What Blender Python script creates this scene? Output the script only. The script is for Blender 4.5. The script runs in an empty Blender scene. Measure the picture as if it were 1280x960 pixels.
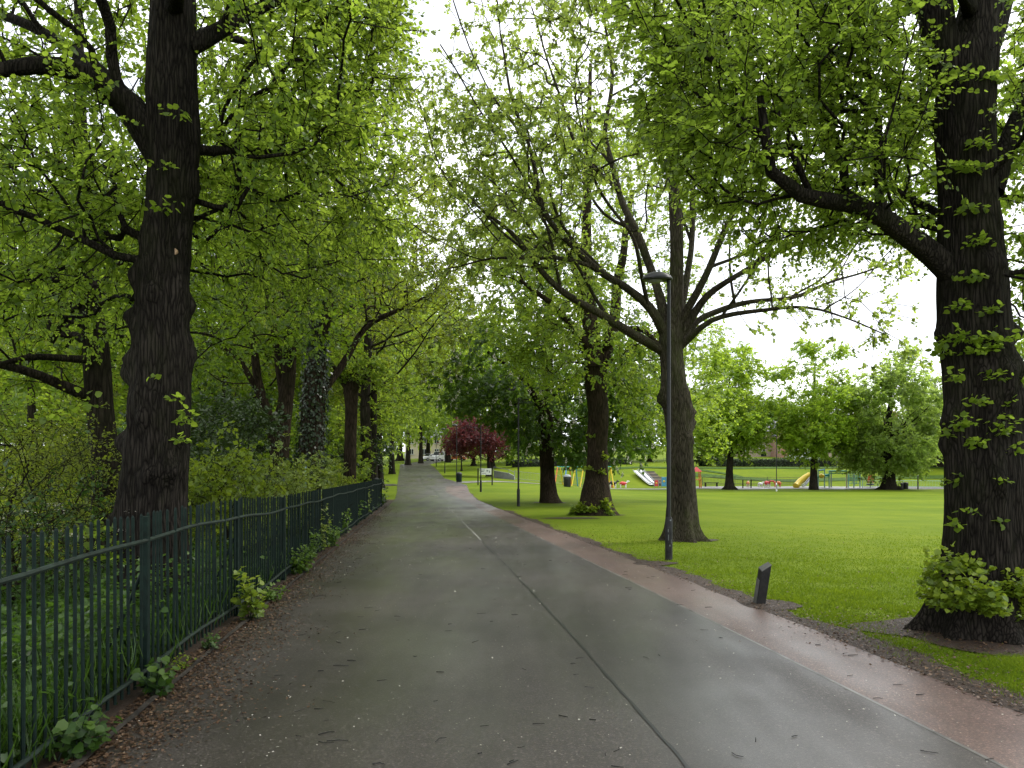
import bpy, math, random
import numpy as np
from mathutils import Vector

random.seed(7)
PI = math.pi
scene = bpy.context.scene
COL = scene.collection
F, CX, HY, EYE = 990.0, 640.0, 578.0, 1.67          # focal length in photo pixels, vanishing column, horizon row, eye height


# ------------------------------------------------------------------ terrain
def sstep(a, b, x):
    t = np.clip((np.asarray(x, float) - a) / (b - a), 0, 1)
    return t * t * (3 - 2 * t)


ZR = ([-60, 9, 34, 51, 63, 75, 90, 130, 170, 300, 900], [0, 0, -.2, -.24, -.14, .16, .49, 1.3, 2.0, 5, 14])
ZF = ([-60, 6, 20, 34, 51, 70, 78, 87, 89.5, 91.5, 95.5, 97, 101, 110, 160, 300, 900], [0, 0, -.2, -.42, -.68, -.92, -1.0, -1.0, -.95, -.1, .1, 1.0, 1.15, 1.3, 3, 8, 16])
XR = ([-60, 40, 51, 63, 75, 115, 130, 160, 200], [4.15 + .149 * 60, -1.81, -2.75, -3.6, -6.4, -11.3, -13.5, -14.5, -12])   # right edge of the path
XL = ([-60, 40, 51, 60, 75, 90, 130, 160, 200], [-1.87 + .101 * 60, -5.91, -7.4, -8.7, -10.8, -12.8, -18.4, -18.8, -18])  # left edge of the path


def smooth_interp(y, tab):
    y = np.asarray(y, float)
    return sum(np.interp(y + o, *tab) for o in (-2.4, -1.2, 0, 1.2, 2.4)) / 5


def xr(y): return np.interp(y, *XR)
def xl(y): return np.interp(y, *XL)
def xfence(y): return -2.12 - .101 * np.asarray(y, float)


def H(x, y):
    x = np.asarray(x, float); y = np.asarray(y, float)
    zr, zf = smooth_interp(y, ZR), smooth_interp(y, ZF)
    s = sstep(1, 18, x - xr(y))
    z = zr * (1 - s) + zf * s
    d = xl(y) - .3 - x
    z = z - sstep(.6, 10, d) * np.interp(y, [-60, 38, 60, 200], [1, 1, .25, .1])
    z = z + .03 * np.sin(x * .7 + 1) * np.sin(y * .5) * sstep(2, 6, np.abs(x - (xl(y) + xr(y)) / 2) - (xr(y) - xl(y)) / 2)
    return z


def P(px, py, y):
    return Vector(((px - CX) * y / F, y, EYE - (py - HY) * y / F))


_YS = np.concatenate([np.linspace(3, 60, 1500), np.linspace(60, 260, 2500)])


def G(px, py, z0=0.0):
    xs = (px - CX) * _YS / F
    rows = HY + (EYE - H(xs, _YS) - z0) * F / _YS
    k = np.argmax(rows <= py)
    y = float(_YS[k]); x = float(xs[k])
    return Vector((x, y, float(H(x, y))))


# ------------------------------------------------------------------ materials
def new_mat(name):
    m = bpy.data.materials.new(name); m.use_nodes = True
    nt = m.node_tree; nt.nodes.clear()
    out = nt.nodes.new('ShaderNodeOutputMaterial')
    return m, nt, out


def N(nt, t, **kw):
    n = nt.nodes.new(t)
    for k, v in kw.items():
        if k.startswith('i_'): n.inputs[k[2:].replace('_', ' ')].default_value = v
        else: setattr(n, k, v)
    return n


def ramp(nt, stops, interp='LINEAR'):
    r = nt.nodes.new('ShaderNodeValToRGB'); cr = r.color_ramp; cr.interpolation = interp
    while len(cr.elements) > 1: cr.elements.remove(cr.elements[-1])
    cr.elements[0].position = stops[0][0]; cr.elements[0].color = (*stops[0][1], 1)
    for p, c in stops[1:]:
        e = cr.elements.new(p); e.color = (*c, 1)
    return r


def g3(v): return (v, v, v)


def coords(nt, scale=(1, 1, 1)):
    tc = N(nt, 'ShaderNodeTexCoord'); mp = N(nt, 'ShaderNodeMapping')
    mp.inputs['Scale'].default_value = scale
    nt.links.new(tc.outputs['Object'], mp.inputs['Vector'])
    return mp.outputs['Vector']


def noise(nt, vec, scale, detail=6, rough=.6):
    n = N(nt, 'ShaderNodeTexNoise'); n.inputs['Scale'].default_value = scale
    n.inputs['Detail'].default_value = detail; n.inputs['Roughness'].default_value = rough
    nt.links.new(vec, n.inputs['Vector'])
    return n.outputs['Fac']


def mixc(nt, fac, a, b):
    m = N(nt, 'ShaderNodeMix', data_type='RGBA')
    for s, v in ((0, fac), (6, a), (7, b)):
        if isinstance(v, (int, float)): m.inputs[s].default_value = v
        elif isinstance(v, tuple): m.inputs[s].default_value = (*v, 1)
        else: nt.links.new(v, m.inputs[s])
    return m.outputs[2]


def maths(nt, op, a, b=0.0, clamp=False):
    m = N(nt, 'ShaderNodeMath', operation=op); m.use_clamp = clamp
    for s, v in ((0, a), (1, b)):
        if isinstance(v, (int, float)): m.inputs[s].default_value = v
        else: nt.links.new(v, m.inputs[s])
    return m.outputs[0]


def finish(nt, out, color, rough, bump=None, bump_s=.4, bump_d=.02, spec=.5, metal=0.0):
    b = N(nt, 'ShaderNodeBsdfPrincipled')
    for k, v in (('Base Color', color), ('Roughness', rough)):
        if isinstance(v, tuple): b.inputs[k].default_value = (*v, 1)
        elif isinstance(v, (int, float)): b.inputs[k].default_value = v
        else: nt.links.new(v, b.inputs[k])
    b.inputs['Specular IOR Level'].default_value = spec
    b.inputs['Metallic'].default_value = metal
    if bump is not None:
        bp = N(nt, 'ShaderNodeBump'); bp.inputs['Strength'].default_value = bump_s; bp.inputs['Distance'].default_value = bump_d
        nt.links.new(bump, bp.inputs['Height']); nt.links.new(bp.outputs[0], b.inputs['Normal'])
    nt.links.new(b.outputs[0], out.inputs['Surface'])
    return b


def paint_mat(name, c, rough=.45, var=.25, spec=.5, metal=0.0, scale=9):
    m, nt, out = new_mat(name)
    v = coords(nt)
    n = noise(nt, v, scale)
    r = ramp(nt, [(.3, tuple(x * (1 - var) for x in c)), (.7, tuple(min(1, x * (1 + var)) for x in c))])
    nt.links.new(n, r.inputs[0])
    finish(nt, out, r.outputs[0], rough, noise(nt, v, 60), .15, .004, spec, metal)
    return m


def bark_mat(name, dark, light, moss, moss_amt=.45, scale=1.0):
    """furrowed bark: fine vertical ridges, broken by cross cracks, with moss in patches"""
    m, nt, out = new_mat(name)
    v = coords(nt, (1, 1, .11)); v2 = coords(nt, (1, 1, .3))
    warp = mixc(nt, .045, v, N_col(nt, v2, 9 * scale))
    vo = N(nt, 'ShaderNodeTexVoronoi', feature='DISTANCE_TO_EDGE'); vo.inputs['Scale'].default_value = 36 * scale
    nt.links.new(warp, vo.inputs['Vector'])
    ridge = maths(nt, 'POWER', maths(nt, 'MULTIPLY', vo.outputs['Distance'], 3.2, True), .7)
    n1 = noise(nt, v, 60 * scale, 8, .75); n2 = noise(nt, v2, 95 * scale, 5, .75)
    h = maths(nt, 'ADD', maths(nt, 'MULTIPLY', ridge, .5), maths(nt, 'ADD', maths(nt, 'MULTIPLY', n1, .55), maths(nt, 'MULTIPLY', n2, .25)))
    r = ramp(nt, [(.34, dark), (.95, light)]); nt.links.new(h, r.inputs[0])
    v3 = coords(nt, (1, 1, .5))
    mo = ramp(nt, [(.48, g3(0)), (.68, g3(moss_amt))]); nt.links.new(noise(nt, v3, 2.6, 8, .75), mo.inputs[0])
    st = ramp(nt, [(.35, g3(.55)), (.65, g3(1.15))]); nt.links.new(noise(nt, v3, 1.7, 6, .7), st.inputs[0])
    mul = N(nt, 'ShaderNodeMix', data_type='RGBA', blend_type='MULTIPLY'); mul.inputs[0].default_value = 1
    nt.links.new(mixc(nt, mo.outputs[0], r.outputs[0], moss), mul.inputs[6]); nt.links.new(st.outputs[0], mul.inputs[7])
    finish(nt, out, mul.outputs[2], .85, h, 1.0, .03, .06)
    return m


def N_col(nt, vec, scale):
    n = N(nt, 'ShaderNodeTexNoise'); n.inputs['Scale'].default_value = scale; n.inputs['Detail'].default_value = 3
    nt.links.new(vec, n.inputs['Vector'])
    return n.outputs['Color']


def leaf_mat(name, stops, trans, tr_gain=1.25, mixf=.42, rough=.42, spec=.35):
    """stops: reflectance colours over the leaf's own tint; trans: colour of the light that passes through"""
    m, nt, out = new_mat(name)
    at = N(nt, 'ShaderNodeAttribute', attribute_name='tint')
    r = ramp(nt, stops); nt.links.new(at.outputs['Fac'], r.inputs[0])
    b = N(nt, 'ShaderNodeBsdfPrincipled'); nt.links.new(r.outputs[0], b.inputs['Base Color'])
    b.inputs['Roughness'].default_value = rough; b.inputs['Specular IOR Level'].default_value = spec
    t = N(nt, 'ShaderNodeBsdfTranslucent')
    nt.links.new(mixc(nt, at.outputs['Fac'], tuple(x * .62 for x in trans), tuple(min(1, x * tr_gain) for x in trans)), t.inputs['Color'])
    mx = N(nt, 'ShaderNodeMixShader'); mx.inputs[0].default_value = mixf
    nt.links.new(b.outputs[0], mx.inputs[1]); nt.links.new(t.outputs[0], mx.inputs[2])
    nt.links.new(mx.outputs[0], out.inputs['Surface'])
    return m


M = {}
M['bark'] = bark_mat('lime bark', (.0016, .0013, .0011), (.040, .034, .028), (.018, .023, .006), .45)
M['bark_grey'] = bark_mat('sycamore bark', (.010, .008, .005), (.095, .082, .058), (.050, .062, .017), .7)
M['bark_brown'] = bark_mat('brown bark', (.008, .006, .004), (.066, .048, .033), (.032, .038, .013), .3, .7)
M['bark_far'] = bark_mat('distant bark', (.007, .0055, .004), (.042, .035, .026), (.026, .033, .010), .35, .5)
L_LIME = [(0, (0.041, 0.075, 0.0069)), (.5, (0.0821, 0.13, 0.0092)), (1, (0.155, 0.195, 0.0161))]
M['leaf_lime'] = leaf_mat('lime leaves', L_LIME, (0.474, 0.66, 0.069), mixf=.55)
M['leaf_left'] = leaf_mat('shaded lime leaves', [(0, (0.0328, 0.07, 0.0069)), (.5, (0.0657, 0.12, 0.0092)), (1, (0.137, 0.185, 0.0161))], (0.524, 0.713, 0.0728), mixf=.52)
M['leaf_syc'] = leaf_mat('young sycamore leaves', [(0, (0.0547, 0.098, 0.0138)), (.5, (0.0958, 0.15, 0.0184)), (1, (0.164, 0.21, 0.0322))], (0.529, 0.66, 0.103), mixf=.54)
M['leaf_bright'] = leaf_mat('bright lime leaves', [(0, (0.0547, 0.115, 0.00805)), (.5, (0.105, 0.175, 0.0103)), (1, (0.182, 0.24, 0.0184))], (0.521, 0.693, 0.0633), mixf=.46)
M['leaf_chest'] = leaf_mat('chestnut leaves', [(0, (0.0182, 0.046, 0.0069)), (.5, (0.0438, 0.088, 0.0092)), (1, (0.0912, 0.145, 0.0161))], (0.201, 0.36, 0.023), mixf=.38)
M['leaf_olive'] = leaf_mat('olive young leaves', [(0, (0.0547, 0.078, 0.0115)), (.5, (0.0912, 0.12, 0.0161)), (1, (0.155, 0.18, 0.0253))], (0.501, 0.625, 0.0431))
M['leaf_mid'] = leaf_mat('mid green leaves', [(0, (0.0274, 0.062, 0.0069)), (.5, (0.0565, 0.11, 0.0103)), (1, (0.114, 0.165, 0.0161))], (0.394, 0.594, 0.0311))
M['leaf_field'] = leaf_mat('field tree leaves', [(0, (0.0775, 0.135, 0.0173)), (.5, (0.132, 0.205, 0.023)), (1, (0.201, 0.265, 0.0322))], (0.592, 0.806, 0.0644), mixf=.54)
M['leaf_pale'] = leaf_mat('greyish green leaves', [(0, (0.0912, 0.135, 0.0345)), (.5, (0.137, 0.19, 0.0483)), (1, (0.192, 0.25, 0.069))], (0.545, 0.736, 0.118), mixf=.54)
M['leaf_red'] = leaf_mat('dark red maple leaves', [(0, (.040, .009, .011)), (.6, (.11, .024, .027)), (1, (.18, .050, .042))], (.26, .05, .05), mixf=.35)
M['leaf_ivy'] = leaf_mat('ivy leaves', [(0, (.010, .022, .008)), (.7, (.024, .046, .012)), (1, (.05, .09, .02))], (.04, .09, .015), mixf=.15, rough=.3)
M['leaf_shoot'] = leaf_mat('fresh shoot leaves', [(0, (0.0456, 0.085, 0.0092)), (.5, (0.119, 0.18, 0.0161)), (1, (0.246, 0.29, 0.0276))], (0.42, 0.54, 0.0345), mixf=.38)
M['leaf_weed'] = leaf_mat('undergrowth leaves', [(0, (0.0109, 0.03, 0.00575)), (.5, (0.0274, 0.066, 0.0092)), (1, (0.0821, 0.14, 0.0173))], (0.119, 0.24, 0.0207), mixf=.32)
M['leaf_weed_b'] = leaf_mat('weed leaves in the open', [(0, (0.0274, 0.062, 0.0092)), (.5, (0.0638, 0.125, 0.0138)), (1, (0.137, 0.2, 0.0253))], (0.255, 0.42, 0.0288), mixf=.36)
M['leaf_bramble'] = leaf_mat('bramble leaves', [(0, (0.0638, 0.11, 0.0161)), (.55, (0.146, 0.2, 0.0299)), (.9, (0.237, 0.26, 0.0517)), (1, (0.28, 0.14, 0.06))], (0.401, 0.52, 0.0575), mixf=.32)
M['hedge_shade_leaf'] = leaf_mat('hedge and shade-dark leaves', [(0, (.016, .036, .010)), (.6, (.034, .062, .014)), (1, (.07, .105, .022))], (.08, .14, .02), mixf=.2)  # hedges, and wood bushes whose shade is put into this colour
M['blossom'] = leaf_mat('white blossom', [(0, (.45, .42, .34)), (1, (.75, .72, .62))], (.5, .48, .4), mixf=.3)
M['grass_blade'] = leaf_mat('grass blades', [(0, (.040, .083, .007)), (.5, (.086, .144, .010)), (1, (.165, .214, .016))], (.28, .39, .018), mixf=.38, rough=.7, spec=.08)
M['dry_leaf'] = leaf_mat('dead leaves', [(0, (.035, .020, .011)), (.6, (.095, .052, .028)), (1, (.20, .13, .075))], (.08, .04, .02), mixf=.1, rough=.5)

# lawn
m, nt, out = new_mat('lawn'); M['lawn'] = m
v = coords(nt)
big = noise(nt, v, .16, 4); med = noise(nt, v, 1.6, 6, .65); fine = noise(nt, v, 38, 5, .75)
mow = noise(nt, coords(nt, (.09, 1.1, 1)), .8, 4)
s = maths(nt, 'ADD', maths(nt, 'MULTIPLY', big, .34), maths(nt, 'ADD', maths(nt, 'MULTIPLY', med, .20), maths(nt, 'ADD', maths(nt, 'MULTIPLY', fine, .26), maths(nt, 'MULTIPLY', mow, .12))))
r = ramp(nt, [(.28, (.054, .094, .007)), (.46, (.113, .162, .010)), (.62, (.190, .225, .016))])
nt.links.new(s, r.inputs[0])
finish(nt, out, r.outputs[0], .85, maths(nt, 'ADD', fine, med), .35, .03, .04)

# asphalt: worn grey tarmac, damp in patches
def asphalt(name, c0, c1, wet0=.27, wet1=.62, fleck=.5, wet=.45):
    m, nt, out = new_mat(name)
    v = coords(nt)
    g = noise(nt, v, 62, 7, .85); p = noise(nt, v, .55, 6, .62); q = noise(nt, coords(nt, (1.6, .22, 1)), .9, 5, .6)
    base = ramp(nt, [(.38, c0), (.62, c1)]); nt.links.new(maths(nt, 'ADD', maths(nt, 'MULTIPLY', p, .5), maths(nt, 'MULTIPLY', q, .5)), base.inputs[0])
    st = ramp(nt, [(.36, g3(.4)), (.47, g3(.85)), (.55, g3(1.1)), (.64, g3(2.4))]); nt.links.new(g, st.inputs[0])
    mul = N(nt, 'ShaderNodeMix', data_type='RGBA', blend_type='MULTIPLY'); mul.inputs[0].default_value = fleck
    nt.links.new(base.outputs[0], mul.inputs[6]); nt.links.new(st.outputs[0], mul.inputs[7])
    vo = N(nt, 'ShaderNodeTexVoronoi'); vo.inputs['Scale'].default_value = 95; nt.links.new(v, vo.inputs['Vector'])
    sp = N(nt, 'ShaderNodeSeparateColor'); nt.links.new(vo.outputs['Color'], sp.inputs[0])
    ch = ramp(nt, [(0, g3(.55)), (.7, g3(1.0)), (.9, g3(1.25)), (1, g3(2.6))]); nt.links.new(sp.outputs[0], ch.inputs[0])
    mul2 = N(nt, 'ShaderNodeMix', data_type='RGBA', blend_type='MULTIPLY'); mul2.inputs[0].default_value = .8
    nt.links.new(mul.outputs[2], mul2.inputs[6]); nt.links.new(ch.outputs[0], mul2.inputs[7]); mul = mul2
    rr = ramp(nt, [(.34, g3(wet0)), (.62, g3(wet1))]); nt.links.new(maths(nt, 'ADD', maths(nt, 'MULTIPLY', noise(nt, v, .42, 3, .5), .45), maths(nt, 'MULTIPLY', noise(nt, coords(nt, (1.3, .3, 1)), .8, 3, .5), .55)), rr.inputs[0])
    pb = finish(nt, out, mul.outputs[2], rr.outputs[0], g, .38, .005, .5)
    film = ramp(nt, [(.38, g3(wet)), (.58, g3(.0))]); nt.links.new(maths(nt, 'ADD', maths(nt, 'MULTIPLY', noise(nt, v, .42, 3, .5), .45), maths(nt, 'MULTIPLY', noise(nt, coords(nt, (1.3, .3, 1)), .8, 3, .5), .55)), film.inputs[0])
    nt.links.new(film.outputs[0], pb.inputs['Coat Weight']); pb.inputs['Coat Roughness'].default_value = .3
    return m

M['asphalt'] = asphalt('tarmac', (.026, .0202, .0172), (.062, .0512, .0450), .25, .52, .85)
M['red_path'] = asphalt('red tarmac', (.070, .037, .028), (.130, .080, .063), .28, .58, .9, .25)
M['grey_path'] = asphalt('pale path tarmac', (.14, .135, .125), (.22, .21, .195), .35, .6)
M['seal'] = paint_mat('bitumen seal', (.018, .018, .018), .35, .3)
M['sheen_seam'] = paint_mat('wet sheen seam', (.23, .22, .20), .5, .35, scale=3)  # pale tone paints the reflection on the wet seam
M['edging'] = paint_mat('concrete edging', (.11, .105, .095), .4, .85, scale=3)
m, nt, out = new_mat('soil'); M['soil'] = m
v = coords(nt); a = noise(nt, v, 14, 7, .7); b_ = noise(nt, v, 75, 5, .8)
r = ramp(nt, [(.3, (.018, .012, .008)), (.52, (.05, .032, .022)), (.72, (.11, .072, .048))]); nt.links.new(maths(nt, 'ADD', maths(nt, 'MULTIPLY', a, .5), maths(nt, 'MULTIPLY', b_, .5)), r.inputs[0])
finish(nt, out, r.outputs[0], .7, b_, .9, .02, .3)
M['under_soil'] = M['soil']
M['rail_green'] = paint_mat('dark green railing paint', (.006, .0145, .011), .65, .5, spec=.14, scale=14)
M['rust_green'] = paint_mat('weathered green rail paint', (.014, .024, .017), .7, .5, spec=.22, scale=10)
M['black'] = paint_mat('black paint', (.010, .010, .011), .4, .4, spec=.35)
M['black_worn'] = paint_mat('worn black paint', (.018, .018, .019), .55, .9, spec=.3, scale=9)
M['lens'] = paint_mat('lamp glass', (.20, .21, .20), .2, .15)
M['wood_grey'] = paint_mat('weathered timber', (.085, .083, .078), .6, .4, scale=12)
M['wood_dark'] = paint_mat('dark timber', (.016, .015, .014), .7, .5, spec=.25, scale=14)
M['kerb'] = paint_mat('old kerb stone', (.040, .034, .028), .8, .7, spec=.2, scale=6)
M['cut_wood'] = paint_mat('cut wood', (.30, .19, .11), .6, .3)
M['white'] = paint_mat('white paint', (.74, .74, .73), .4, .1)
M['sign_white'] = paint_mat('sign panel', (.70, .71, .70), .4, .08)
M['steel'] = paint_mat('steel', (.50, .52, .54), .3, .15, metal=.6)
M['grey_metal'] = paint_mat('grey metal', (.22, .24, .25), .45, .2)
M['concrete'] = paint_mat('concrete', (.30, .31, .31), .7, .2, scale=3)
M['yellow'] = paint_mat('yellow paint', (.72, .52, .03), .4, .12)
M['orange'] = paint_mat('orange paint', (.62, .17, .035), .45, .15)
M['blue'] = paint_mat('blue paint', (.07, .30, .52), .4, .15)
M['teal'] = paint_mat('teal paint', (.05, .33, .30), .4, .15)
M['pale_teal'] = paint_mat('pale teal paint', (.30, .47, .46), .4, .12)
M['red'] = paint_mat('red paint', (.60, .045, .05), .4, .15)
M['cream'] = paint_mat('cream render', (.55, .47, .36), .8, .12)
M['skin'] = paint_mat('skin', (.45, .28, .21), .6, .1)
M['denim'] = paint_mat('dark clothing', (.02, .024, .04), .8, .2)
M['glass_dark'] = paint_mat('dark glass', (.02, .024, .028), .1, .2)
M['tyre'] = paint_mat('tyre rubber', (.018, .018, .018), .7, .2)
M['head_lamp'] = paint_mat('headlamp glass', (.6, .6, .58), .15, .05)
def masonry(name, c0, c1, scale=.9):
    m, nt, out = new_mat(name)
    v = coords(nt); br = N(nt, 'ShaderNodeTexBrick'); br.inputs['Scale'].default_value = scale
    br.inputs['Color1'].default_value = (*c0, 1); br.inputs['Color2'].default_value = (*c1, 1); br.inputs['Mortar'].default_value = (.35, .32, .28, 1)
    mp = N(nt, 'ShaderNodeMapping'); mp.inputs['Rotation'].default_value = (PI / 2, 0, 0); nt.links.new(v, mp.inputs['Vector']); nt.links.new(mp.outputs[0], br.inputs['Vector'])
    finish(nt, out, mixc(nt, noise(nt, v, 1.2), br.outputs['Color'], c0), .85)
    return m
M['stone'] = masonry('sandstone', (.30, .24, .17), (.38, .31, .22), 1.6)
M['brick'] = masonry('brick', (.28, .13, .085), (.36, .18, .11), 3)
M['slate'] = paint_mat('roof slates', (.12, .12, .135), .55, .2, scale=2)


# ------------------------------------------------------------------ object helpers
def tag(o, label=None, cat=None, group=None, kind=None):
    if label: o['label'] = label
    if cat: o['category'] = cat
    if group: o['group'] = group
    if kind: o['kind'] = kind
    return o


def empty(name, loc, label=None, cat=None, group=None):
    o = bpy.data.objects.new(name, None); COL.objects.link(o); o.location = loc; o.empty_display_size = .3
    return tag(o, label, cat, group)


def kids(o): return [c for c in bpy.data.objects if c.parent == o]


def link(name, me, mat, parent=None, smooth=True, loc=None):
    o = bpy.data.objects.new(name, me); COL.objects.link(o)
    if mat is not None and not me.materials: me.materials.append(mat)
    if parent is not None: o.parent = parent
    if loc is not None: o.location = loc
    return o


def np_mesh(name, V, faces_list, tint=None, smooth=True):
    """faces_list: list of (n,k) index arrays"""
    me = bpy.data.meshes.new(name)
    V = np.ascontiguousarray(V, np.float32)
    me.vertices.add(len(V)); me.vertices.foreach_set('co', V.ravel())
    idx = np.concatenate([f.ravel() for f in faces_list]).astype(np.int32)
    cnt = np.concatenate([np.full(len(f), f.shape[1], np.int32) for f in faces_list])
    st = np.concatenate([[0], np.cumsum(cnt)[:-1]]).astype(np.int32)
    me.loops.add(len(idx)); me.loops.foreach_set('vertex_index', idx)
    me.polygons.add(len(cnt)); me.polygons.foreach_set('loop_start', st); me.polygons.foreach_set('loop_total', cnt)
    me.polygons.foreach_set('use_smooth', np.full(len(cnt), smooth, bool))
    if tint is not None:
        a = me.attributes.new('tint', 'FLOAT', 'POINT'); a.data.foreach_set('value', np.ascontiguousarray(tint, np.float32))
    me.update(calc_edges=True)
    return me


class MB:
    """collects simple solids into one mesh"""
    def __init__(s): s.v = []; s.f = []; s.n = 0

    def add(s, verts, faces):
        s.v.extend([tuple(v) for v in verts]); s.f.extend([tuple(i + s.n for i in f) for f in faces]); s.n += len(verts)
        return s

    def box(s, x0, y0, z0, x1, y1, z1):
        return s.hexa([(x0, y0, z0), (x1, y0, z0), (x1, y1, z0), (x0, y1, z0), (x0, y0, z1), (x1, y0, z1), (x1, y1, z1), (x0, y1, z1)])

    def hexa(s, p):
        return s.add(p, [(3, 2, 1, 0), (4, 5, 6, 7), (0, 1, 5, 4), (1, 2, 6, 5), (2, 3, 7, 6), (3, 0, 4, 7)])

    def bar(s, a, b, r, n=8, r2=None, cap=True):
        a = Vector(a); b = Vector(b); d = (b - a).normalized(); r2 = r if r2 is None else r2
        u = d.orthogonal().normalized(); w = d.cross(u)
        vs = []
        for c, rr in ((a, r), (b, r2)):
            for i in range(n):
                t = 2 * PI * (i + .5) / n; vs.append(c + u * (rr * math.cos(t)) + w * (rr * math.sin(t)))
        fs = [(i, (i + 1) % n, n + (i + 1) % n, n + i) for i in range(n)]
        if cap: fs += [tuple(range(n))[::-1], tuple(range(n, 2 * n))]
        return s.add(vs, fs)

    def path(s, pts, r, n=8):
        V, Fc = tube_np([tuple(p) for p in pts], [r] * len(pts) if not hasattr(r, '__len__') else r, n)
        base = [tuple(x) for x in V]
        fs = [tuple(int(i) for i in f) for f in Fc]
        k = len(pts)
        fs += [tuple(range(n))[::-1], tuple(range((k - 1) * n, k * n))]
        return s.add(base, fs)

    def lathe(s, c, prof, n=16):
        """prof: (r, z) from bottom to top"""
        vs = []; c = Vector(c)
        for r, z in prof:
            for i in range(n):
                t = 2 * PI * i / n; vs.append((c.x + r * math.cos(t), c.y + r * math.sin(t), c.z + z))
        fs = []
        for j in range(len(prof) - 1):
            for i in range(n):
                k = (i + 1) % n; fs.append((j * n + i, j * n + k, (j + 1) * n + k, (j + 1) * n + i))
        fs += [tuple(range(n))[::-1], tuple(range((len(prof) - 1) * n, len(prof) * n))]
        return s.add(vs, fs)

    def ell(s, c, r, n=12, m=8, rot=0.0):
        vs = []; fs = []; cr, sr = math.cos(rot), math.sin(rot)
        for j in range(m + 1):
            ph = PI * (j / m * .98 + .01)
            for i in range(n):
                t = 2 * PI * i / n
                x, y, z = r[0] * math.sin(ph) * math.cos(t), r[1] * math.sin(ph) * math.sin(t), r[2] * math.cos(ph)
                vs.append((c[0] + x * cr - y * sr, c[1] + x * sr + y * cr, c[2] + z))
        for j in range(m):
            for i in range(n):
                k = (i + 1) % n; fs.append((j * n + i, (j + 1) * n + i, (j + 1) * n + k, j * n + k))
        fs += [tuple(range(n)), tuple(range(m * n, (m + 1) * n))[::-1]]
        return s.add(vs, fs)

    def prism(s, prof, y0, y1):
        """prof: (x, z) outline, extruded along y"""
        k = len(prof)
        vs = [(x, y0, z) for x, z in prof] + [(x, y1, z) for x, z in prof]
        fs = [(i, (i + 1) % k, k + (i + 1) % k, k + i) for i in range(k)] + [tuple(range(k))[::-1], tuple(range(k, 2 * k))]
        return s.add(vs, fs)

    def build(s, name, mat, parent=None, smooth=False, bevel=0.0, loc=None):
        me = bpy.data.meshes.new(name); me.from_pydata(s.v, [], s.f); me.materials.append(mat)
        if smooth:
            me.polygons.foreach_set('use_smooth', [True] * len(me.polygons))
            try: me.set_sharp_from_angle(angle=math.radians(40))
            except Exception: pass
        me.update()
        o = link(name, me, None, parent, loc=loc)
        if bevel:
            b = o.modifiers.new('bevel', 'BEVEL'); b.width = bevel; b.segments = 2; b.limit_method = 'ANGLE'
        return o


def tube_np(pts, rad, n, rng=None, wob=0.0):
    p = np.asarray(pts, float); k = len(p); rad = np.asarray(rad, float)
    d = np.gradient(p, axis=0); d /= np.linalg.norm(d, axis=1)[:, None] + 1e-9
    u = np.zeros_like(p)
    a = np.array([1., 0, 0]) if abs(d[0][0]) < .8 else np.array([0, 1., 0])
    cur = a - d[0] * a.dot(d[0]); cur /= np.linalg.norm(cur)
    for i in range(k):
        cur = cur - d[i] * cur.dot(d[i]); cur /= np.linalg.norm(cur) + 1e-9; u[i] = cur
    w = np.cross(d, u)
    t = np.arange(n) * 2 * PI / n
    rr = rad[:, None] * np.ones(n)[None]
    V = p[:, None, :] + rr[..., None] * (np.cos(t)[None, :, None] * u[:, None, :] + np.sin(t)[None, :, None] * w[:, None, :])
    i = np.arange(k - 1)[:, None] * n; j = np.arange(n)[None]; jn = (j + 1) % n
    Fc = np.stack([i + j, i + jn, i + n + jn, i + n + j], -1).reshape(-1, 4)
    return V.reshape(-1, 3), Fc


def catmull(pts, rad, step):
    p = np.asarray(pts, float); r = np.asarray(rad, float)
    if len(p) < 3:
        return p, r
    q = np.vstack([2 * p[0] - p[1], p, 2 * p[-1] - p[-2]])
    op, orr = [], []
    for i in range(len(p) - 1):
        a, b, c, d = q[i], q[i + 1], q[i + 2], q[i + 3]
        m_ = max(1, int(np.linalg.norm(c - b) / step))
        for t in np.arange(m_) / m_:
            op.append(.5 * (2 * b + (c - a) * t + (2 * a - 5 * b + 4 * c - d) * t * t + (3 * b - a - 3 * c + d) * t ** 3))
            orr.append(r[i] + (r[i + 1] - r[i]) * t)
    op.append(p[-1]); orr.append(r[-1])
    return np.array(op), np.array(orr)


# ------------------------------------------------------------------ leaves
LEAF6 = (np.array([[0, 0, 0], [.20, .46, .06], [.62, .42, .07], [1, 0, -.10], [.62, -.42, .07], [.20, -.46, .06]]), [np.array([[0, 3, 2, 1]]), np.array([[0, 5, 4, 3]])])
LEAF4 = (np.array([[0, 0, 0], [.45, .40, .05], [1, 0, -.06], [.45, -.40, .05]]), [np.array([[0, 3, 2, 1]])])


LEAFN = (np.array([[0, .018, 0], [.55, .022, .02], [1, 0, -.12], [.55, -.022, .02], [0, -.018, 0]]), [np.array([[0, 4, 3, 1]]), np.array([[1, 3, 2]])])


def unit(a): return a / (np.linalg.norm(a, axis=-1, keepdims=True) + 1e-9)


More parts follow.
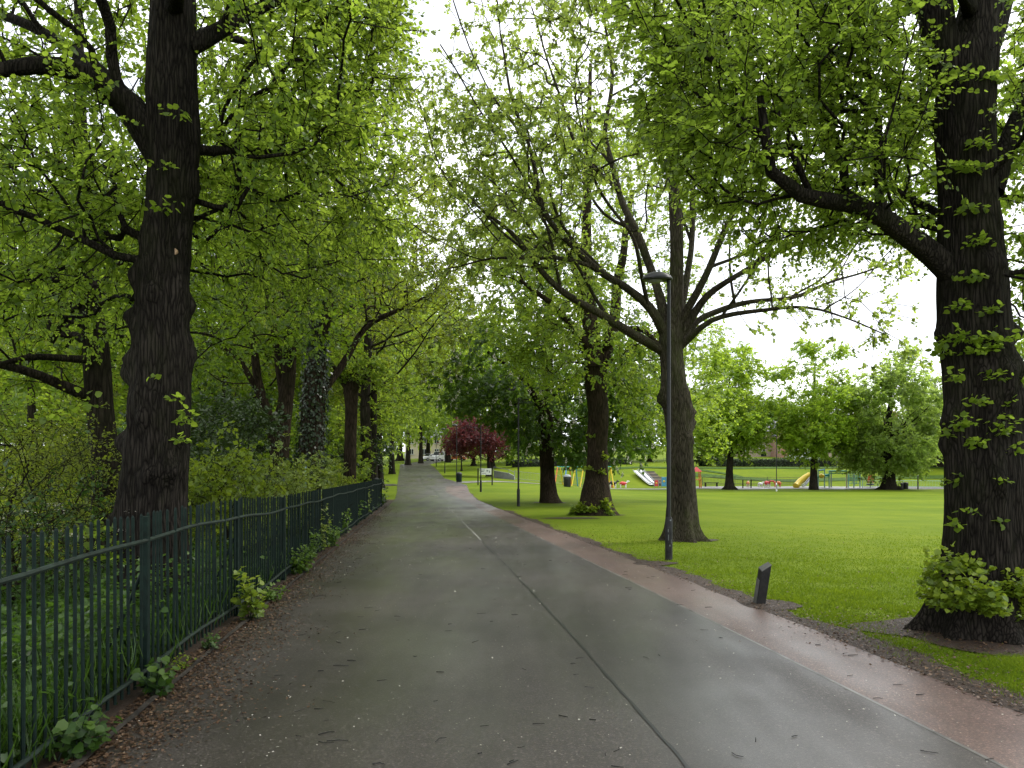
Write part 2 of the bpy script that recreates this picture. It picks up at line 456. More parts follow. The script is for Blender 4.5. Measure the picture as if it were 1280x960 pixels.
def leaf_mesh(name, p, d, nrm, size, tint, tmpl):
    """p,d,nrm: (n,3); one leaf each"""
    d = unit(d); nrm = unit(nrm - d * (nrm * d).sum(1)[:, None]); s = np.cross(nrm, d)
    T, fs = tmpl; k = len(T); n = len(p)
    V = p[:, None, :] + size[:, None, None] * (T[None, :, 0, None] * d[:, None] + T[None, :, 1, None] * s[:, None] + T[None, :, 2, None] * nrm[:, None])
    off = (np.arange(n) * k)[:, None]
    return np_mesh(name, V.reshape(-1, 3), [(f + off) for f in fs], np.repeat(np.clip(tint, 0, 1), k), smooth=True)


def sprays(rng, pos, outd, k, n_leaf, length, size, droop=.25, flat=.45, tint0=None):
    """k leafy twigs at every node; returns the leaves' arrays and the twigs' ends"""
    m = len(pos)
    p = np.repeat(pos, k, 0); o = np.repeat(outd, k, 0)
    d = unit(o * .7 + rng.normal(0, .62, (m * k, 3)) + np.array([0, 0, -droop * .6]))
    L = length * rng.uniform(.45, 1.15, m * k)
    nn = unit(np.array([0, 0, 1.]) + rng.normal(0, flat, (m * k, 3)))
    side = unit(np.cross(nn, d))
    t = (np.arange(n_leaf)[None] + rng.uniform(.15, .95, (m * k, n_leaf))) / n_leaf
    lp = p[:, None] + d[:, None] * (L[:, None] * t)[..., None]
    lp[..., 2] -= droop * .5 * L[:, None] * t ** 2
    sg = np.where((np.arange(n_leaf)[None] % 2) == 0, 1., -1.) * np.ones((m * k, 1))
    ld = d[:, None] * .75 + side[:, None] * (sg * .8)[..., None] + rng.normal(0, .3, (m * k, n_leaf, 3)); ld[..., 2] -= droop
    ln = nn[:, None] + rng.normal(0, .38, (m * k, n_leaf, 3))
    sz = size * rng.uniform(.42, 1.4, (m * k, n_leaf)) * (1.1 - .35 * t)
    nt_ = np.clip(rng.normal(.42, .17, m), 0, 1) if tint0 is None else tint0
    tn = np.repeat(nt_, k)[:, None] + rng.normal(0, .13, (m * k, n_leaf)) + .12 * (t - .5)
    ends = p + d * L[:, None]; ends[:, 2] -= droop * .5 * L
    return lp.reshape(-1, 3), ld.reshape(-1, 3), ln.reshape(-1, 3), sz.ravel(), tn.ravel(), p, ends


def twig_prisms(a, b, r):
    n = len(a); d = unit(b - a)
    u = unit(np.cross(d, np.array([.3, .2, 1.]))); w = np.cross(d, u)
    V = np.zeros((n, 6, 3))
    for i in range(3):
        t = 2 * PI * i / 3
        o = u * math.cos(t) + w * math.sin(t)
        V[:, i] = a + o * r; V[:, i + 3] = b + o * r * .4
    f = np.array([[0, 1, 4, 3], [1, 2, 5, 4], [2, 0, 3, 5]])
    return V.reshape(-1, 3), (f[None] + (np.arange(n) * 6)[:, None, None]).reshape(-1, 4)


# ------------------------------------------------------------------ trees
def trunk_shape(path, rad, rng, segs, step, burls=(), flare=.0, flare_h=.6, lobes=6, rough=.05, ground=None):
    """the bole: a ring mesh with buttress roots, burls and furrowed unevenness"""
    p, r = catmull(path, rad, step)
    V, Fc = tube_np(p, np.ones(len(p)), segs)
    V = V.reshape(len(p), segs, 3)
    th = np.arange(segs) * 2 * PI / segs
    ph = rng.uniform(0, 6.28, 8)
    s = np.concatenate([[0], np.cumsum(np.linalg.norm(np.diff(p, axis=0), axis=1))])
    more = []
    for (bh, bt, amp, sg) in burls:
        more.append((bh, bt, amp * .55, sg))
        for _ in range(9): more.append((bh + rng.normal(0, sg * .7), bt + rng.normal(0, sg * 1.6), amp * rng.uniform(.15, .36), sg * rng.uniform(.35, .6)))
    burls = more
    for i in range(len(p)):
        h = s[i]
        k = 1 + rough * (np.sin(3 * th + ph[0] + h * .8) * .5 + .6 * np.sin(5 * th + ph[1] - h * 1.7) + .45 * np.sin(9 * th + ph[2] + h * 2.3) + .3 * np.sin(14 * th + ph[3] - h * 3.1 + 2 * math.sin(h * 4.3)) + .28 * np.sin(23 * th + ph[7] + h * 2.2 + 1.5 * math.sin(h * 6.1)) + .5 * math.sin(h * 3.1 + ph[4]))
        if flare:
            e = math.exp(-h / flare_h)
            root_w = np.sin(lobes * th + ph[5] + .6 * np.sin(2 * th + ph[6]))
            k = k + flare * e * (.45 + .55 * root_w) + 1.9 * flare * math.exp(-h / (flare_h * .36)) * np.clip(root_w, 0, 1) ** 2 * (.7 + .5 * np.sin(2 * th + ph[0]))
        for (bh, bt, amp, sg) in burls:
            dt = (th - bt + PI) % (2 * PI) - PI
            k = k + amp * np.exp(-((h - bh) / sg) ** 2 - (dt * r[i] / sg) ** 2) * (1 + .3 * np.sin(11 * th + 9 * h))
        V[i] = p[i] + (V[i] - p[i]) * (r[i] * k)[:, None]
    return V.reshape(-1, 3), Fc


def grow(nodes, plen, targets, bf):
    """minimum-cost spanning growth from the given limb nodes to the crown points; returns positions, parents"""
    pos = list(nodes); L = list(plen); par = [-1] * len(pos)
    T = np.asarray(targets); nd = np.asarray(pos)
    D = np.linalg.norm(T[:, None] - nd[None], axis=2)
    C = D + bf * np.asarray(L)[None]
    bp = C.argmin(1); bc = C.min(1); bd = D[np.arange(len(T)), bp]
    done = np.zeros(len(T), bool)
    for _ in range(len(T)):
        j = int(np.where(done, 1e9, bc).argmin()); done[j] = True
        i = len(pos); pos.append(T[j]); par.append(int(bp[j])); l = L[bp[j]] + bd[j]; L.append(l)
        d = np.linalg.norm(T - T[j], axis=1); c = d + bf * l
        up = (c < bc) & ~done
        bc[up] = c[up]; bp[up] = i; bd[up] = d[up]
    return np.array(pos), par


def crown_points(rng, ells, keep=None):
    out = []
    for (c, r, n, clumps, sp) in ells:
        c = np.array(c); r = np.array(r)
        q = unit(rng.normal(0, 1, (clumps, 3))) * (rng.uniform(.25, 1, clumps) ** .45)[:, None]
        cc = c + q * r
        a = cc[rng.integers(0, clumps, int(n * .8))] + rng.normal(0, sp, (int(n * .8), 3)) * np.array([1, 1, .7])
        b = c + unit(rng.normal(0, 1, (n, 3))) * (rng.uniform(0, 1, n) ** .42)[:, None] * r
        b = b[: n - len(a)]
        out.append(np.vstack([a, b]))
    pts = np.vstack(out)
    return pts[keep(pts)] if keep is not None else pts


def tree(name, label, cat, base, trunk, limbs, ells, bark, leaf, seed, group=None, bf=.35, leaf_size=.08, k=3, n_leaf=8, spray=.45, droop=.25, flat=.45,
         segs=20, step=.25, burls=(), flare=.5, flare_h=.5, lobes=6, rough=.04, keep=None, tmpl=LEAF6, tip=.006, expo=2.35, limb_seg=10, from_trunk=.5, bare=.0, tw=.004, rmax_leaf=.03, tint_mu=.42, extra=None):
    """trunk: [(x,y,z,r)]; limbs: lists of the same; world coordinates; the thing's Empty stands at base"""
    rng = np.random.default_rng(seed)
    base = np.array(base, float)
    tp = np.array([q[:3] for q in trunk]); tr = np.array([q[3] for q in trunk])
    VV, FF = [], []; nv = 0

    def put(V, Fc):
        nonlocal nv
        VV.append(V); FF.append(Fc + nv); nv += len(V)
    put(*trunk_shape(tp, tr, rng, segs, step, burls, flare, flare_h, lobes, rough))
    nodes, plen, nrad = [], [], []
    sp_, sr_ = catmull(tp, tr, .6)
    h0 = tp[0][2] + from_trunk * (tp[-1][2] - tp[0][2])
    acc = 0
    for i in range(len(sp_)):
        if i: acc += np.linalg.norm(sp_[i] - sp_[i - 1])
        if sp_[i][2] >= h0: nodes.append(sp_[i]); plen.append(acc); nrad.append(sr_[i])
    for lb in limbs:
        lp = np.array([q[:3] for q in lb]); lr = np.array([q[3] for q in lb])
        wob = lp.copy()
        p2, r2 = catmull(wob, lr, .22)
        if len(p2) > 4:
            ph = rng.uniform(0, 6.28, 3); s = np.linspace(0, 1, len(p2)) * np.linalg.norm(lp[-1] - lp[0])
            amp = .035 * np.sin(np.linspace(0, PI, len(p2)))
            p2 = p2 + np.stack([np.sin(s * 2.6 + ph[0]), np.sin(s * 3.3 + ph[1]), np.sin(s * 2.9 + ph[2])], 1) * amp[:, None]
        put(*trunk_shape(p2, r2, rng, limb_seg, 9, (), 0, 1, 5, rough * 1.6))
        d0 = np.linalg.norm(lp[0] - tp[0]); ss = np.concatenate([[0], np.cumsum(np.linalg.norm(np.diff(p2, axis=0), axis=1))])
        for i in range(2, len(p2), 2):
            nodes.append(p2[i]); plen.append(d0 + ss[i] * .9); nrad.append(r2[i])
    tg = crown_points(rng, ells, keep)
    if extra is not None: tg = np.vstack([tg, extra(rng)])
    n0 = len(nodes)
    pos, par = grow(np.array(nodes), plen, tg, bf)
    n = len(pos)
    acc_r = np.zeros(n); ch = [[] for _ in range(n)]
    for i in range(n0, n): ch[par[i]].append(i)
    R = np.zeros(n); R[:n0] = nrad
    for i in range(n - 1, n0 - 1, -1):
        R[i] = max(tip, sum(R[c] ** expo for c in ch[i]) ** (1 / expo)) if ch[i] else tip
    for i in range(n0, n): R[i] = min(R[i], R[par[i]] * .92)
    # chains
    for s0 in range(n):
        starts = []
        if s0 < n0: starts = ch[s0]
        else:
            cs = sorted(ch[s0], key=lambda c: -R[c]); starts = cs[1:]
        for c in starts:
            chain = [s0, c]; cur = c
            while ch[cur]:
                cur = max(ch[cur], key=lambda q: R[q]); chain.append(cur)
            pp = pos[chain]; rr = R[chain].copy(); rr[0] = rr[1]
            big = rr[1]
            if big > .012: pp, rr = catmull(pp, rr, .16 if big < .05 else .2)
            elif len(pp) > 2: pp, rr = catmull(pp, rr, .3)
            if len(pp) > 3 and big > .008:
                pp = pp.copy(); pp[1:-1] += rng.normal(0, .018, (len(pp) - 2, 3))
            put(*tube_np(pp, rr, 3 if big < .012 else (5 if big < .04 else 8)))
    sel = np.array([i for i in range(n0, n) if R[i] < rmax_leaf])
    if bare: sel = sel[rng.uniform(0, 1, len(sel)) > bare]
    pd = unit(pos[sel] - pos[[par[i] for i in sel]])
    ctr = np.array([tp[0][0], tp[0][1]])
    rad = pos[sel].copy(); rad[:, :2] -= ctr; rad[:, 2] = 0
    od = unit(pd + .5 * unit(rad))
    mid = pos[sel]
    # leaf tint drifts over the crown in clumps
    w = rng.normal(0, .9, (4, 3)); b = rng.uniform(0, 6.28, 4)
    t0 = tint_mu + .09 * sum(np.sin(mid @ w[q] + b[q]) for q in range(4)) + rng.normal(0, .12, len(mid))
    lp, ld, ln, sz, tn, ta, tb = sprays(rng, mid, od, k, n_leaf, spray, leaf_size, droop, flat, t0)
    if tw: put(*twig_prisms(ta, tb, tw))
    root = empty(name, base, label, cat, group)
    me = np_mesh('trunk', np.vstack(VV) - base, [np.vstack(FF)])
    link('trunk', me, bark, root)
    me = leaf_mesh('crown', lp - base, ld, ln, sz, tn, tmpl)
    link('crown', me, leaf, root)
    return root


def auto_tree(name, label, cat, x, y, height, crown_r, crown_h0, trunk_r, bark, leaf, seed, n=500, lean=0.0, clumps=26, sp=.8, nlimb=8, group=None, **kw):
    rng = np.random.default_rng(seed + 999)
    z = float(H(x, y))
    top = z + height * .9
    tr = []
    for i, f in enumerate(np.linspace(0, 1, 8)):
        wob = .25 * f * rng.normal(0, .5)
        tr.append((x + lean * f * height + wob, y + .25 * f * rng.normal(0, .5), z - .1 + f * (top - z), trunk_r * (1 - .93 * f ** .85) * (1.12 if i == 0 else 1)))
    zc = z + (crown_h0 + height) / 2; rz = (height - crown_h0) / 2
    limbs = []
    for i in range(nlimb):
        f = rng.uniform(.25, .6); a = 2 * PI * (i + rng.uniform(-.3, .3)) / nlimb * 1.0
        q = np.array([np.interp(f, np.linspace(0, 1, 8), [t[j] for t in tr]) for j in range(4)])
        ln = crown_r * rng.uniform(.55, .85); up = rng.uniform(.3, .9)
        e = q[:3] + np.array([math.cos(a) * ln, math.sin(a) * ln, ln * up])
        mdl = (q[:3] + e) / 2 + np.array([math.cos(a) * .1, math.sin(a) * .1, -.08 * ln])
        r0 = q[3] * rng.uniform(.24, .38)
        limbs.append([(*q[:3], r0), (*mdl, r0 * .7), (*e, r0 * .35)])
    ells = [((x + lean * height * .6, y, zc), (crown_r, crown_r, rz), n, clumps, sp)]
    if kw.pop('skirt', 0): ells.append(((x, y, z + crown_h0 + height * .17 + (1.3 if crown_h0 > 1.5 else .5)), (crown_r * .92, crown_r * .92, height * .17), n // 2, clumps, sp))
    args = dict(segs=14, step=.4, flare=.45, flare_h=height * .035, tmpl=LEAF4, limb_seg=7, group=group)
    args.update(kw)
    return tree(name, label, cat, (x, y, z), tr, limbs, ells, bark, leaf, seed, **args)


def dup(root, x, y, rot, sc, label, group=None, z=None, cat=None):
    r = root.copy(); COL.objects.link(r); r.location = (x, y, float(H(x, y)) - .05 if z is None else z); r.rotation_euler = (0, 0, rot); r.scale = (sc, sc, sc) if not hasattr(sc, '__len__') else sc
    r['label'] = label
    if group: r['group'] = group
    elif 'group' in r: del r['group']
    for c in list(root.children):
        d = c.copy(); COL.objects.link(d); d.parent = r
        for g in c.children:
            e = g.copy(); COL.objects.link(e); e.parent = d
    return r


def pxpath(lst, dy=None):
    """[(px, py, depth, width_px)] -> [(x,y,z,r)]"""
    return [(*P(a, b, y), w * .5 * y / F) for a, b, y, w in lst]


def leaf_clump(rng, centre, radius, n, size, up=.3, zmin=None):
    """leaves filling a low mound"""
    d = unit(rng.normal(0, 1, (n, 3))); d[:, 2] = np.abs(d[:, 2])
    ph_ = rng.uniform(0, 6.28, 3); rr = rng.uniform(0, 1, n) ** .4 * (.78 + .22 * np.sin(d @ np.array([5., 3, 4]) + ph_[0]) + .16 * np.sin(d @ np.array([-7., 6, 9]) + ph_[1]))
    p = np.array(centre) + d * rr[:, None] * np.array(radius)
    ld = unit(d * np.array([1, 1, .3]) + rng.normal(0, .5, (n, 3)))
    ln = unit(d * .6 + np.array([0, 0, up + .4]) + rng.normal(0, .4, (n, 3)))
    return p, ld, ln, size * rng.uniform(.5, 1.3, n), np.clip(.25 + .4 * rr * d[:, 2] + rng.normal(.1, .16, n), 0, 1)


def cat5(parts): return [np.concatenate([q[i] for q in parts]) for i in range(5)]


# ================================================================== camera, light, sky
cam = bpy.data.cameras.new('camera'); co = bpy.data.objects.new('camera', cam); COL.objects.link(co)
co.location = (0, 0, EYE); co.rotation_euler = (PI / 2, 0, 0)
cam.sensor_width = 36; cam.lens = F / 1280 * 36; cam.shift_y = (HY - 480) / 1280; cam.clip_end = 3000; cam.clip_start = .05
scene.camera = co

w = bpy.data.worlds.new('World'); scene.world = w; w.use_nodes = True
nt = w.node_tree; nt.nodes.clear()
SUN_EL, SUN_AZ = math.radians(52), math.radians(60)      # azimuth from +Y towards +X
sky = N(nt, 'ShaderNodeTexSky', sky_type='NISHITA'); sky.sun_disc = False; sky.sun_elevation = SUN_EL; sky.sun_rotation = SUN_AZ
sky.air_density = 1.0; sky.dust_density = 3.0
hs = N(nt, 'ShaderNodeHueSaturation'); hs.inputs['Saturation'].default_value = .25
nt.links.new(sky.outputs[0], hs.inputs['Color'])
tc = N(nt, 'ShaderNodeTexCoord'); mp = N(nt, 'ShaderNodeMapping'); mp.inputs['Scale'].default_value = (1, 1, 2.6)
nt.links.new(tc.outputs['Generated'], mp.inputs['Vector'])
cl = ramp(nt, [(.30, (6.6, 7.3, 8.6)), (.66, (18.6, 18.8, 19))]); nt.links.new(noise(nt, mp.outputs[0], 3.2, 6, .6), cl.inputs[0])
bg = N(nt, 'ShaderNodeBackground'); bg.inputs['Strength'].default_value = .12
nt.links.new(mixc(nt, .8, hs.outputs[0], cl.outputs[0]), bg.inputs['Color'])
wo = N(nt, 'ShaderNodeOutputWorld'); nt.links.new(bg.outputs[0], wo.inputs['Surface'])

sl = bpy.data.lights.new('sun', 'SUN'); sl.energy = 1.5; sl.angle = math.radians(14); sl.color = (1, .96, .90)
so = bpy.data.objects.new('sun', sl); COL.objects.link(so)
dv = Vector((math.sin(SUN_AZ) * math.cos(SUN_EL), math.cos(SUN_AZ) * math.cos(SUN_EL), math.sin(SUN_EL)))
so.rotation_euler = dv.to_track_quat('Z', 'Y').to_euler(); so.location = dv * 60
scene.view_settings.view_transform = 'Standard'; scene.view_settings.look = 'None'
scene.view_settings.exposure = 0.6; scene.view_settings.gamma = 1.0; scene.view_settings.use_curve_mapping = False
cy = scene.cycles
cy.use_denoising = True; cy.max_bounces = 7; cy.diffuse_bounces = 5; cy.glossy_bounces = 2; cy.transmission_bounces = 3; cy.caustics_reflective = False; cy.caustics_refractive = False
cy.sample_clamp_indirect = 6.0

# ================================================================== ground, paths
RG = np.random.default_rng(11)


def grid_obj(name, xs, ys, zfn, mat, kind='structure'):
    X, Y = np.meshgrid(xs, ys)
    V = np.stack([X.ravel(), Y.ravel(), zfn(X.ravel(), Y.ravel())], 1)
    nx, ny = len(xs), len(ys)
    i = np.arange(ny - 1)[:, None] * nx + np.arange(nx - 1)[None]
    Fc = np.stack([i, i + 1, i + nx + 1, i + nx], -1).reshape(-1, 4)
    return tag(link(name, np_mesh(name, V, [Fc]), mat), kind=kind)


geo = lambda a, b, n: a * (b / a) ** (np.arange(1, n + 1) / n)
gx = np.concatenate([-geo(60, 900, 14)[::-1], np.linspace(-60, 60, 151), geo(60, 900, 14)])
gy = np.concatenate([np.linspace(-40, 4, 23)[:-1], np.linspace(4, 130, 190), geo(130, 2200, 40)])
grid_obj('lawn', gx, gy, H, M['lawn'])


def strip(name, lf, rf, ys, off, mat, n=6, kind='structure'):
    L = np.array([lf(y) for y in ys]); R = np.array([rf(y) for y in ys])
    t = np.linspace(0, 1, n + 1)
    X = L[:, None] + (R - L)[:, None] * t[None]; Y = np.repeat(np.array(ys)[:, None], n + 1, 1)
    V = np.stack([X.ravel(), Y.ravel(), H(X.ravel(), Y.ravel()) + off], 1)
    i = np.arange(len(ys) - 1)[:, None] * (n + 1) + np.arange(n)[None]
    Fc = np.stack([i, i + 1, i + n + 2, i + n + 1], -1).reshape(-1, 4)
    return tag(link(name, np_mesh(name, V, [Fc]), mat), kind=kind)


def wig(y, s, a, ph=0.0): return a * (math.sin(y * s + ph) + .6 * math.sin(y * s * 2.3 + 1.3 + ph) + .5 * math.sin(y * s * 5.1 + 2.1 * ph) + .4 * math.sin(y * s * 11.7 + ph * 3.3)) / 2.5


def xwhite(y): return np.interp(y, [-60, 44, 51, 60, 63], [3.3 + .147 * 60, 3.3 - .147 * 44, -4.3, -5.0, -3.65])
yr = np.concatenate([np.linspace(-12, 70, 165), np.linspace(71, 190, 80)])
ywall = [y for y in yr if y <= 61]
strip('path', lambda y: float(xl(y)) + (wig(y, 2.0, .03) if y < 50 else 0), lambda y: float(xwhite(y)) if y < 61 else float(xr(y)), yr, .012, M['asphalt'], 8)
strip('red_path', lambda y: float(xwhite(y)) + .028, lambda y: float(xr(y)) + wig(y, 1.7, .035, .7), ywall, .012, M['red_path'], 4)
strip('path_edging', lambda y: float(xwhite(y)), lambda y: float(xwhite(y)) + .028, ywall, .0135, M['edging'], 1)
seam_c = lambda y: float(np.interp(y, [-12, 4.3, 10.5, 20, 32, 51, 63, 80, 105, 130], [2.95, .96, .22, -1.0, -2.57, -4.9, -7.0, -9.3, -14.2, -16.6]))
strip('path_seam', lambda y: seam_c(y) - .010 + wig(y, 1.1, .012) + wig(y, 6, .007), lambda y: seam_c(y) + .012 + wig(y, 1.1, .012) + wig(y, 7, .009, 2), np.linspace(-6, 17.5, 200), .0165, M['seal'], 1)
strip('path_seam', lambda y: seam_c(y) - .017, lambda y: seam_c(y) + .017 + wig(y, 1.9, .01, 2), np.linspace(17.5, 33, 40), .0165, M['sheen_seam'], 1)  # stretch where wet sheen is put into the seam colour
strip('path_seam', lambda y: seam_c(y) - .05, lambda y: seam_c(y) + .05, np.linspace(42, 128, 80), .0165, M['seal'], 1)
soil_w = lambda y: max(.05, .22 + wig(y, 1.1, .20, .4) + (.12 if y < 12 else 0) - (.2 if y > 30 else 0))
strip('soil_verge', lambda y: float(xr(y)) + .0 + wig(y, 1.7, .035, .7), lambda y: float(xr(y)) + soil_w(y), np.linspace(-6, 48, 220), .010, M['soil'], 3)
strip('soil_verge', lambda y: float(xfence(y)) - 9, lambda y: float(xl(y)) + wig(y, 2.0, .03), np.linspace(-6, 40, 130), .008, M['soil'], 14)


def ribbon(name, pix, width, off, mat):
    """a flat path along ground points given as (pixel column, depth)"""
    c = [((px - CX) * y / F, y) for px, y in pix]
    p, _ = catmull([(a, b, 0) for a, b in c], [0] * len(c), 1.0)
    d = np.gradient(p, axis=0); d /= np.linalg.norm(d, axis=1)[:, None]; n = np.stack([-d[:, 1], d[:, 0], 0 * d[:, 0]], 1)
    rows = [p + n * (width * t) for t in (-.5, -.17, .17, .5)]
    X = np.stack([r[:, 0] for r in rows], 1); Y = np.stack([r[:, 1] for r in rows], 1)
    V = np.stack([X.ravel(), Y.ravel(), H(X.ravel(), Y.ravel()) + off], 1)
    i = np.arange(len(p) - 1)[:, None] * 4 + np.arange(3)[None]
    return tag(link(name, np_mesh(name, V, [np.stack([i, i + 4, i + 5, i + 1], -1).reshape(-1, 4)]), mat), kind='structure')


ribbon('side_path', [(573, 66.5), (590, 68), (620, 70), (660, 73), (720, 76.5), (800, 79), (900, 80), (1000, 80), (1100, 80.0), (1200, 80), (1320, 80)], 1.9, .03, M['grey_path'])
ribbon('side_path', [(499, 63), (480, 62.5), (455, 61), (425, 60)], 3.2, .03, M['asphalt'])
grid_obj('playground_surface', np.linspace(18, 46, 30), np.linspace(81.6, 86.5, 8), lambda x, y: H(x, y) + .04, M['grey_path'])


M['rough_grass'] = leaf_dark = paint_mat('rough bank grass', (.045, .085, .012), .85, .45, spec=.1, scale=2.5)
ribbon('rough_grass', [(860, 94.5), (890, 93.6), (930, 92), (980, 91), (1040, 91.4), (1090, 92.5), (1180, 93), (1280, 93)], 1.7, .05, M['rough_grass'])
ribbon('rough_grass', [(868, 97.5), (905, 95), (925, 93), (940, 91)], .9, .06, M['rough_grass'])
ribbon('rough_grass', [(690, 98), (740, 97), (800, 99), (860, 98.5), (1000, 98.6), (1200, 99)], 1.2, .05, M['rough_grass'])


def patch(cx, cy, rx, ry, seed, off=.014):
    rng = np.random.default_rng(seed); n = 56; th = np.arange(n) * 2 * PI / n
    k = 1 + sum(rng.uniform(.03, .16) * np.sin(q * th + rng.uniform(0, 6.28)) / q ** .55 for q in (2, 3, 4, 5, 7))
    V = [(cx, cy, float(H(cx, cy)) + off)]
    for f in (.4, .75, 1.0):
        for i in range(n):
            x, y = cx + rx * f * k[i] * math.cos(th[i]), cy + ry * f * k[i] * math.sin(th[i]); V.append((x, y, float(H(x, y)) + off))
    tri = np.array([(0, 1 + i, 1 + (i + 1) % n) for i in range(n)])
    q = np.array([(1 + j * n + i, 1 + (j + 1) * n + i, 1 + (j + 1) * n + (i + 1) % n, 1 + j * n + (i + 1) % n) for j in range(2) for i in range(n)])
    tag(link('soil_patch', np_mesh('soil_patch', np.array(V), [tri, q]), M['soil']), kind='structure')


PATCHES = [(4.75, 7.65, 1.25, .85), (3.95, 17.8, .62, .42), (3.05, 27.6, .8, .6), (1.8, 37, .7, .6), (3.02, 9.3, .38, .32), (1.9, 25.5, .9, .4), (2.4, 13.3, .35, .3), (23.2, 77, 1.1, .9), (29.4, 76.6, .8, .7)]
for i, q in enumerate(PATCHES): patch(*q, 100 + i)

# kerb stone under the railing
strip('kerb', lambda y: float(xl(y)) - .09 + wig(y, 2.2, .012), lambda y: float(xl(y)) - .045 + wig(y, 3.1, .012, 1), np.linspace(-6, 33, 190), .028, M['kerb'], 1)

# ------------------------------------------------------------------ grass, litter
n = 260000
yy = np.exp(RG.uniform(math.log(4.3), math.log(36), n)); lo = np.array(xr(yy)) + .12; hi = .665 * yy + .6
xx = lo + (hi - lo) * RG.uniform(0, 1, n)
edge = np.array([soil_w(y) for y in np.linspace(4, 37, 400)]); ew = np.interp(yy, np.linspace(4, 37, 400), edge)
d = xx - np.array(xr(yy)); ok = (d > ew * RG.uniform(.75, 1.2, n)) | (RG.uniform(0, 1, n) < .03)
for (a, b, rx, ry) in PATCHES:
    e = ((xx - a) / rx) ** 2 + ((yy - b) / ry) ** 2
    ok &= (e > RG.uniform(.65, 1.25, n)) | (RG.uniform(0, 1, n) < .04)
cl_ = np.zeros(n)
for _q in range(14):
    _a = RG.uniform(0, 2 * PI); _k = RG.uniform(2.0, 9.0); cl_ += .36 * np.sin(_k * (xx * math.cos(_a) + yy * math.sin(_a)) + RG.uniform(0, 6.28))
cl_ *= np.clip(1.25 - yy / 16, 0, 1)
ok &= RG.uniform(0, 1, n) < np.clip((24 - yy) / 15, 0, 1)
ok &= RG.uniform(0, 1, n) < np.clip(.75 + .25 * cl_, .25, 1)
xx, yy, cl_ = xx[ok], yy[ok], cl_[ok]; n = len(xx)
zz = H(xx, yy); hgt = (.020 + .022 * RG.uniform(0, 1, n)) * (1 + .35 * np.clip(cl_, -1, 1.5)) * np.clip(1.2 - yy / 30, .45, 1.2); wd = .0028 + .00042 * yy
a = RG.uniform(0, 2 * PI, n); ln_ = RG.normal(0, .55, (n, 2))
V = np.zeros((n, 3, 3))
V[:, 0] = np.stack([xx - np.cos(a) * wd, yy - np.sin(a) * wd, zz - .003], 1); V[:, 1] = np.stack([xx + np.cos(a) * wd, yy + np.sin(a) * wd, zz - .003], 1)
V[:, 2] = np.stack([xx + ln_[:, 0] * hgt, yy + ln_[:, 1] * hgt, zz + hgt], 1)
tint = np.clip(.46 + .19 * cl_ + RG.normal(0, .13, n), 0, 1)
tag(link('grass', np_mesh('grass', V.reshape(-1, 3), [np.arange(3 * n).reshape(-1, 3)], np.repeat(tint, 3), smooth=False), M['grass_blade']), 'short green grass blades on the verge and lawn', 'grass', kind='stuff')


def flat_litter(name, x, y, size, tint, mat, label, cat, lift=.016):
    n = len(x); z = H(x, y) + lift + RG.uniform(0, .012, n)
    a = RG.uniform(0, 2 * PI, n); dd = np.stack([np.cos(a), np.sin(a), RG.normal(0, .25, n)], 1)
    nn = np.stack([RG.normal(0, .3, n), RG.normal(0, .3, n), np.ones(n)], 1)
    tag(link(name, leaf_mesh(name, np.stack([x, y, z], 1), dd, nn, size, tint, LEAF4), mat), label, cat, kind='stuff')


n = 19000
y = np.exp(RG.uniform(math.log(3.9), math.log(34), n)); dens = .5 + .5 * np.sin(y * 1.9) * np.sin(y * .83 + 1)
off = np.abs(RG.normal(0, .20 + .24 * dens, n)) - .2
x = np.array(xl(y)) + off
n2 = 5200; y2 = np.exp(RG.uniform(math.log(4.2), math.log(30), n2)); x2 = np.array(xr(y2)) + np.abs(RG.normal(0, .33, n2)) - .06
n3 = 2600; y3 = RG.normal(7.6, .55, n3); x3 = RG.normal(4.55, .75, n3)
y4 = np.exp(RG.uniform(math.log(4.5), math.log(24), 900)); x4 = np.array(xr(y4)) + np.abs(RG.normal(0, 2.2, 900)); y3 = np.concatenate([y3, y4]); x3 = np.concatenate([x3, x4])
x = np.concatenate([x, x2, x3]); y = np.concatenate([y, y2, y3])
flat_litter('leaf_litter', x, y, RG.uniform(.012, .034, len(x)), np.clip(RG.normal(.42, .25, len(x)), 0, 1), M['dry_leaf'], 'brown dead leaf litter along the edges of the path', 'leaf litter', .014)
n = 2100; cyy = np.exp(RG.uniform(math.log(4.1), math.log(30), 260)); ctt = RG.uniform(0, 1, 260) ** 1.5; ci = RG.integers(0, 260, n); lone = RG.uniform(0, 1, n) < .45
y = np.where(lone, np.exp(RG.uniform(math.log(4.1), math.log(30), n)), cyy[ci] + RG.normal(0, .35, n)); y = np.maximum(y, 3.6); t = np.clip(np.where(lone, RG.uniform(0, 1, n) ** 1.25, ctt[ci] + RG.normal(0, .06, n)), 0, 1)
x = np.array(xl(y)) + t * (np.array(xr(y)) - np.array(xl(y)))
flat_litter('fallen_petals', x, y, np.clip(RG.lognormal(-4.6, .42, n), .004, .024) * np.clip(y / 9, .9, 2), RG.uniform(0, .8, n), M['blossom'], 'pale fallen petals scattered over the tarmac', 'petals', .014)
mb = MB()
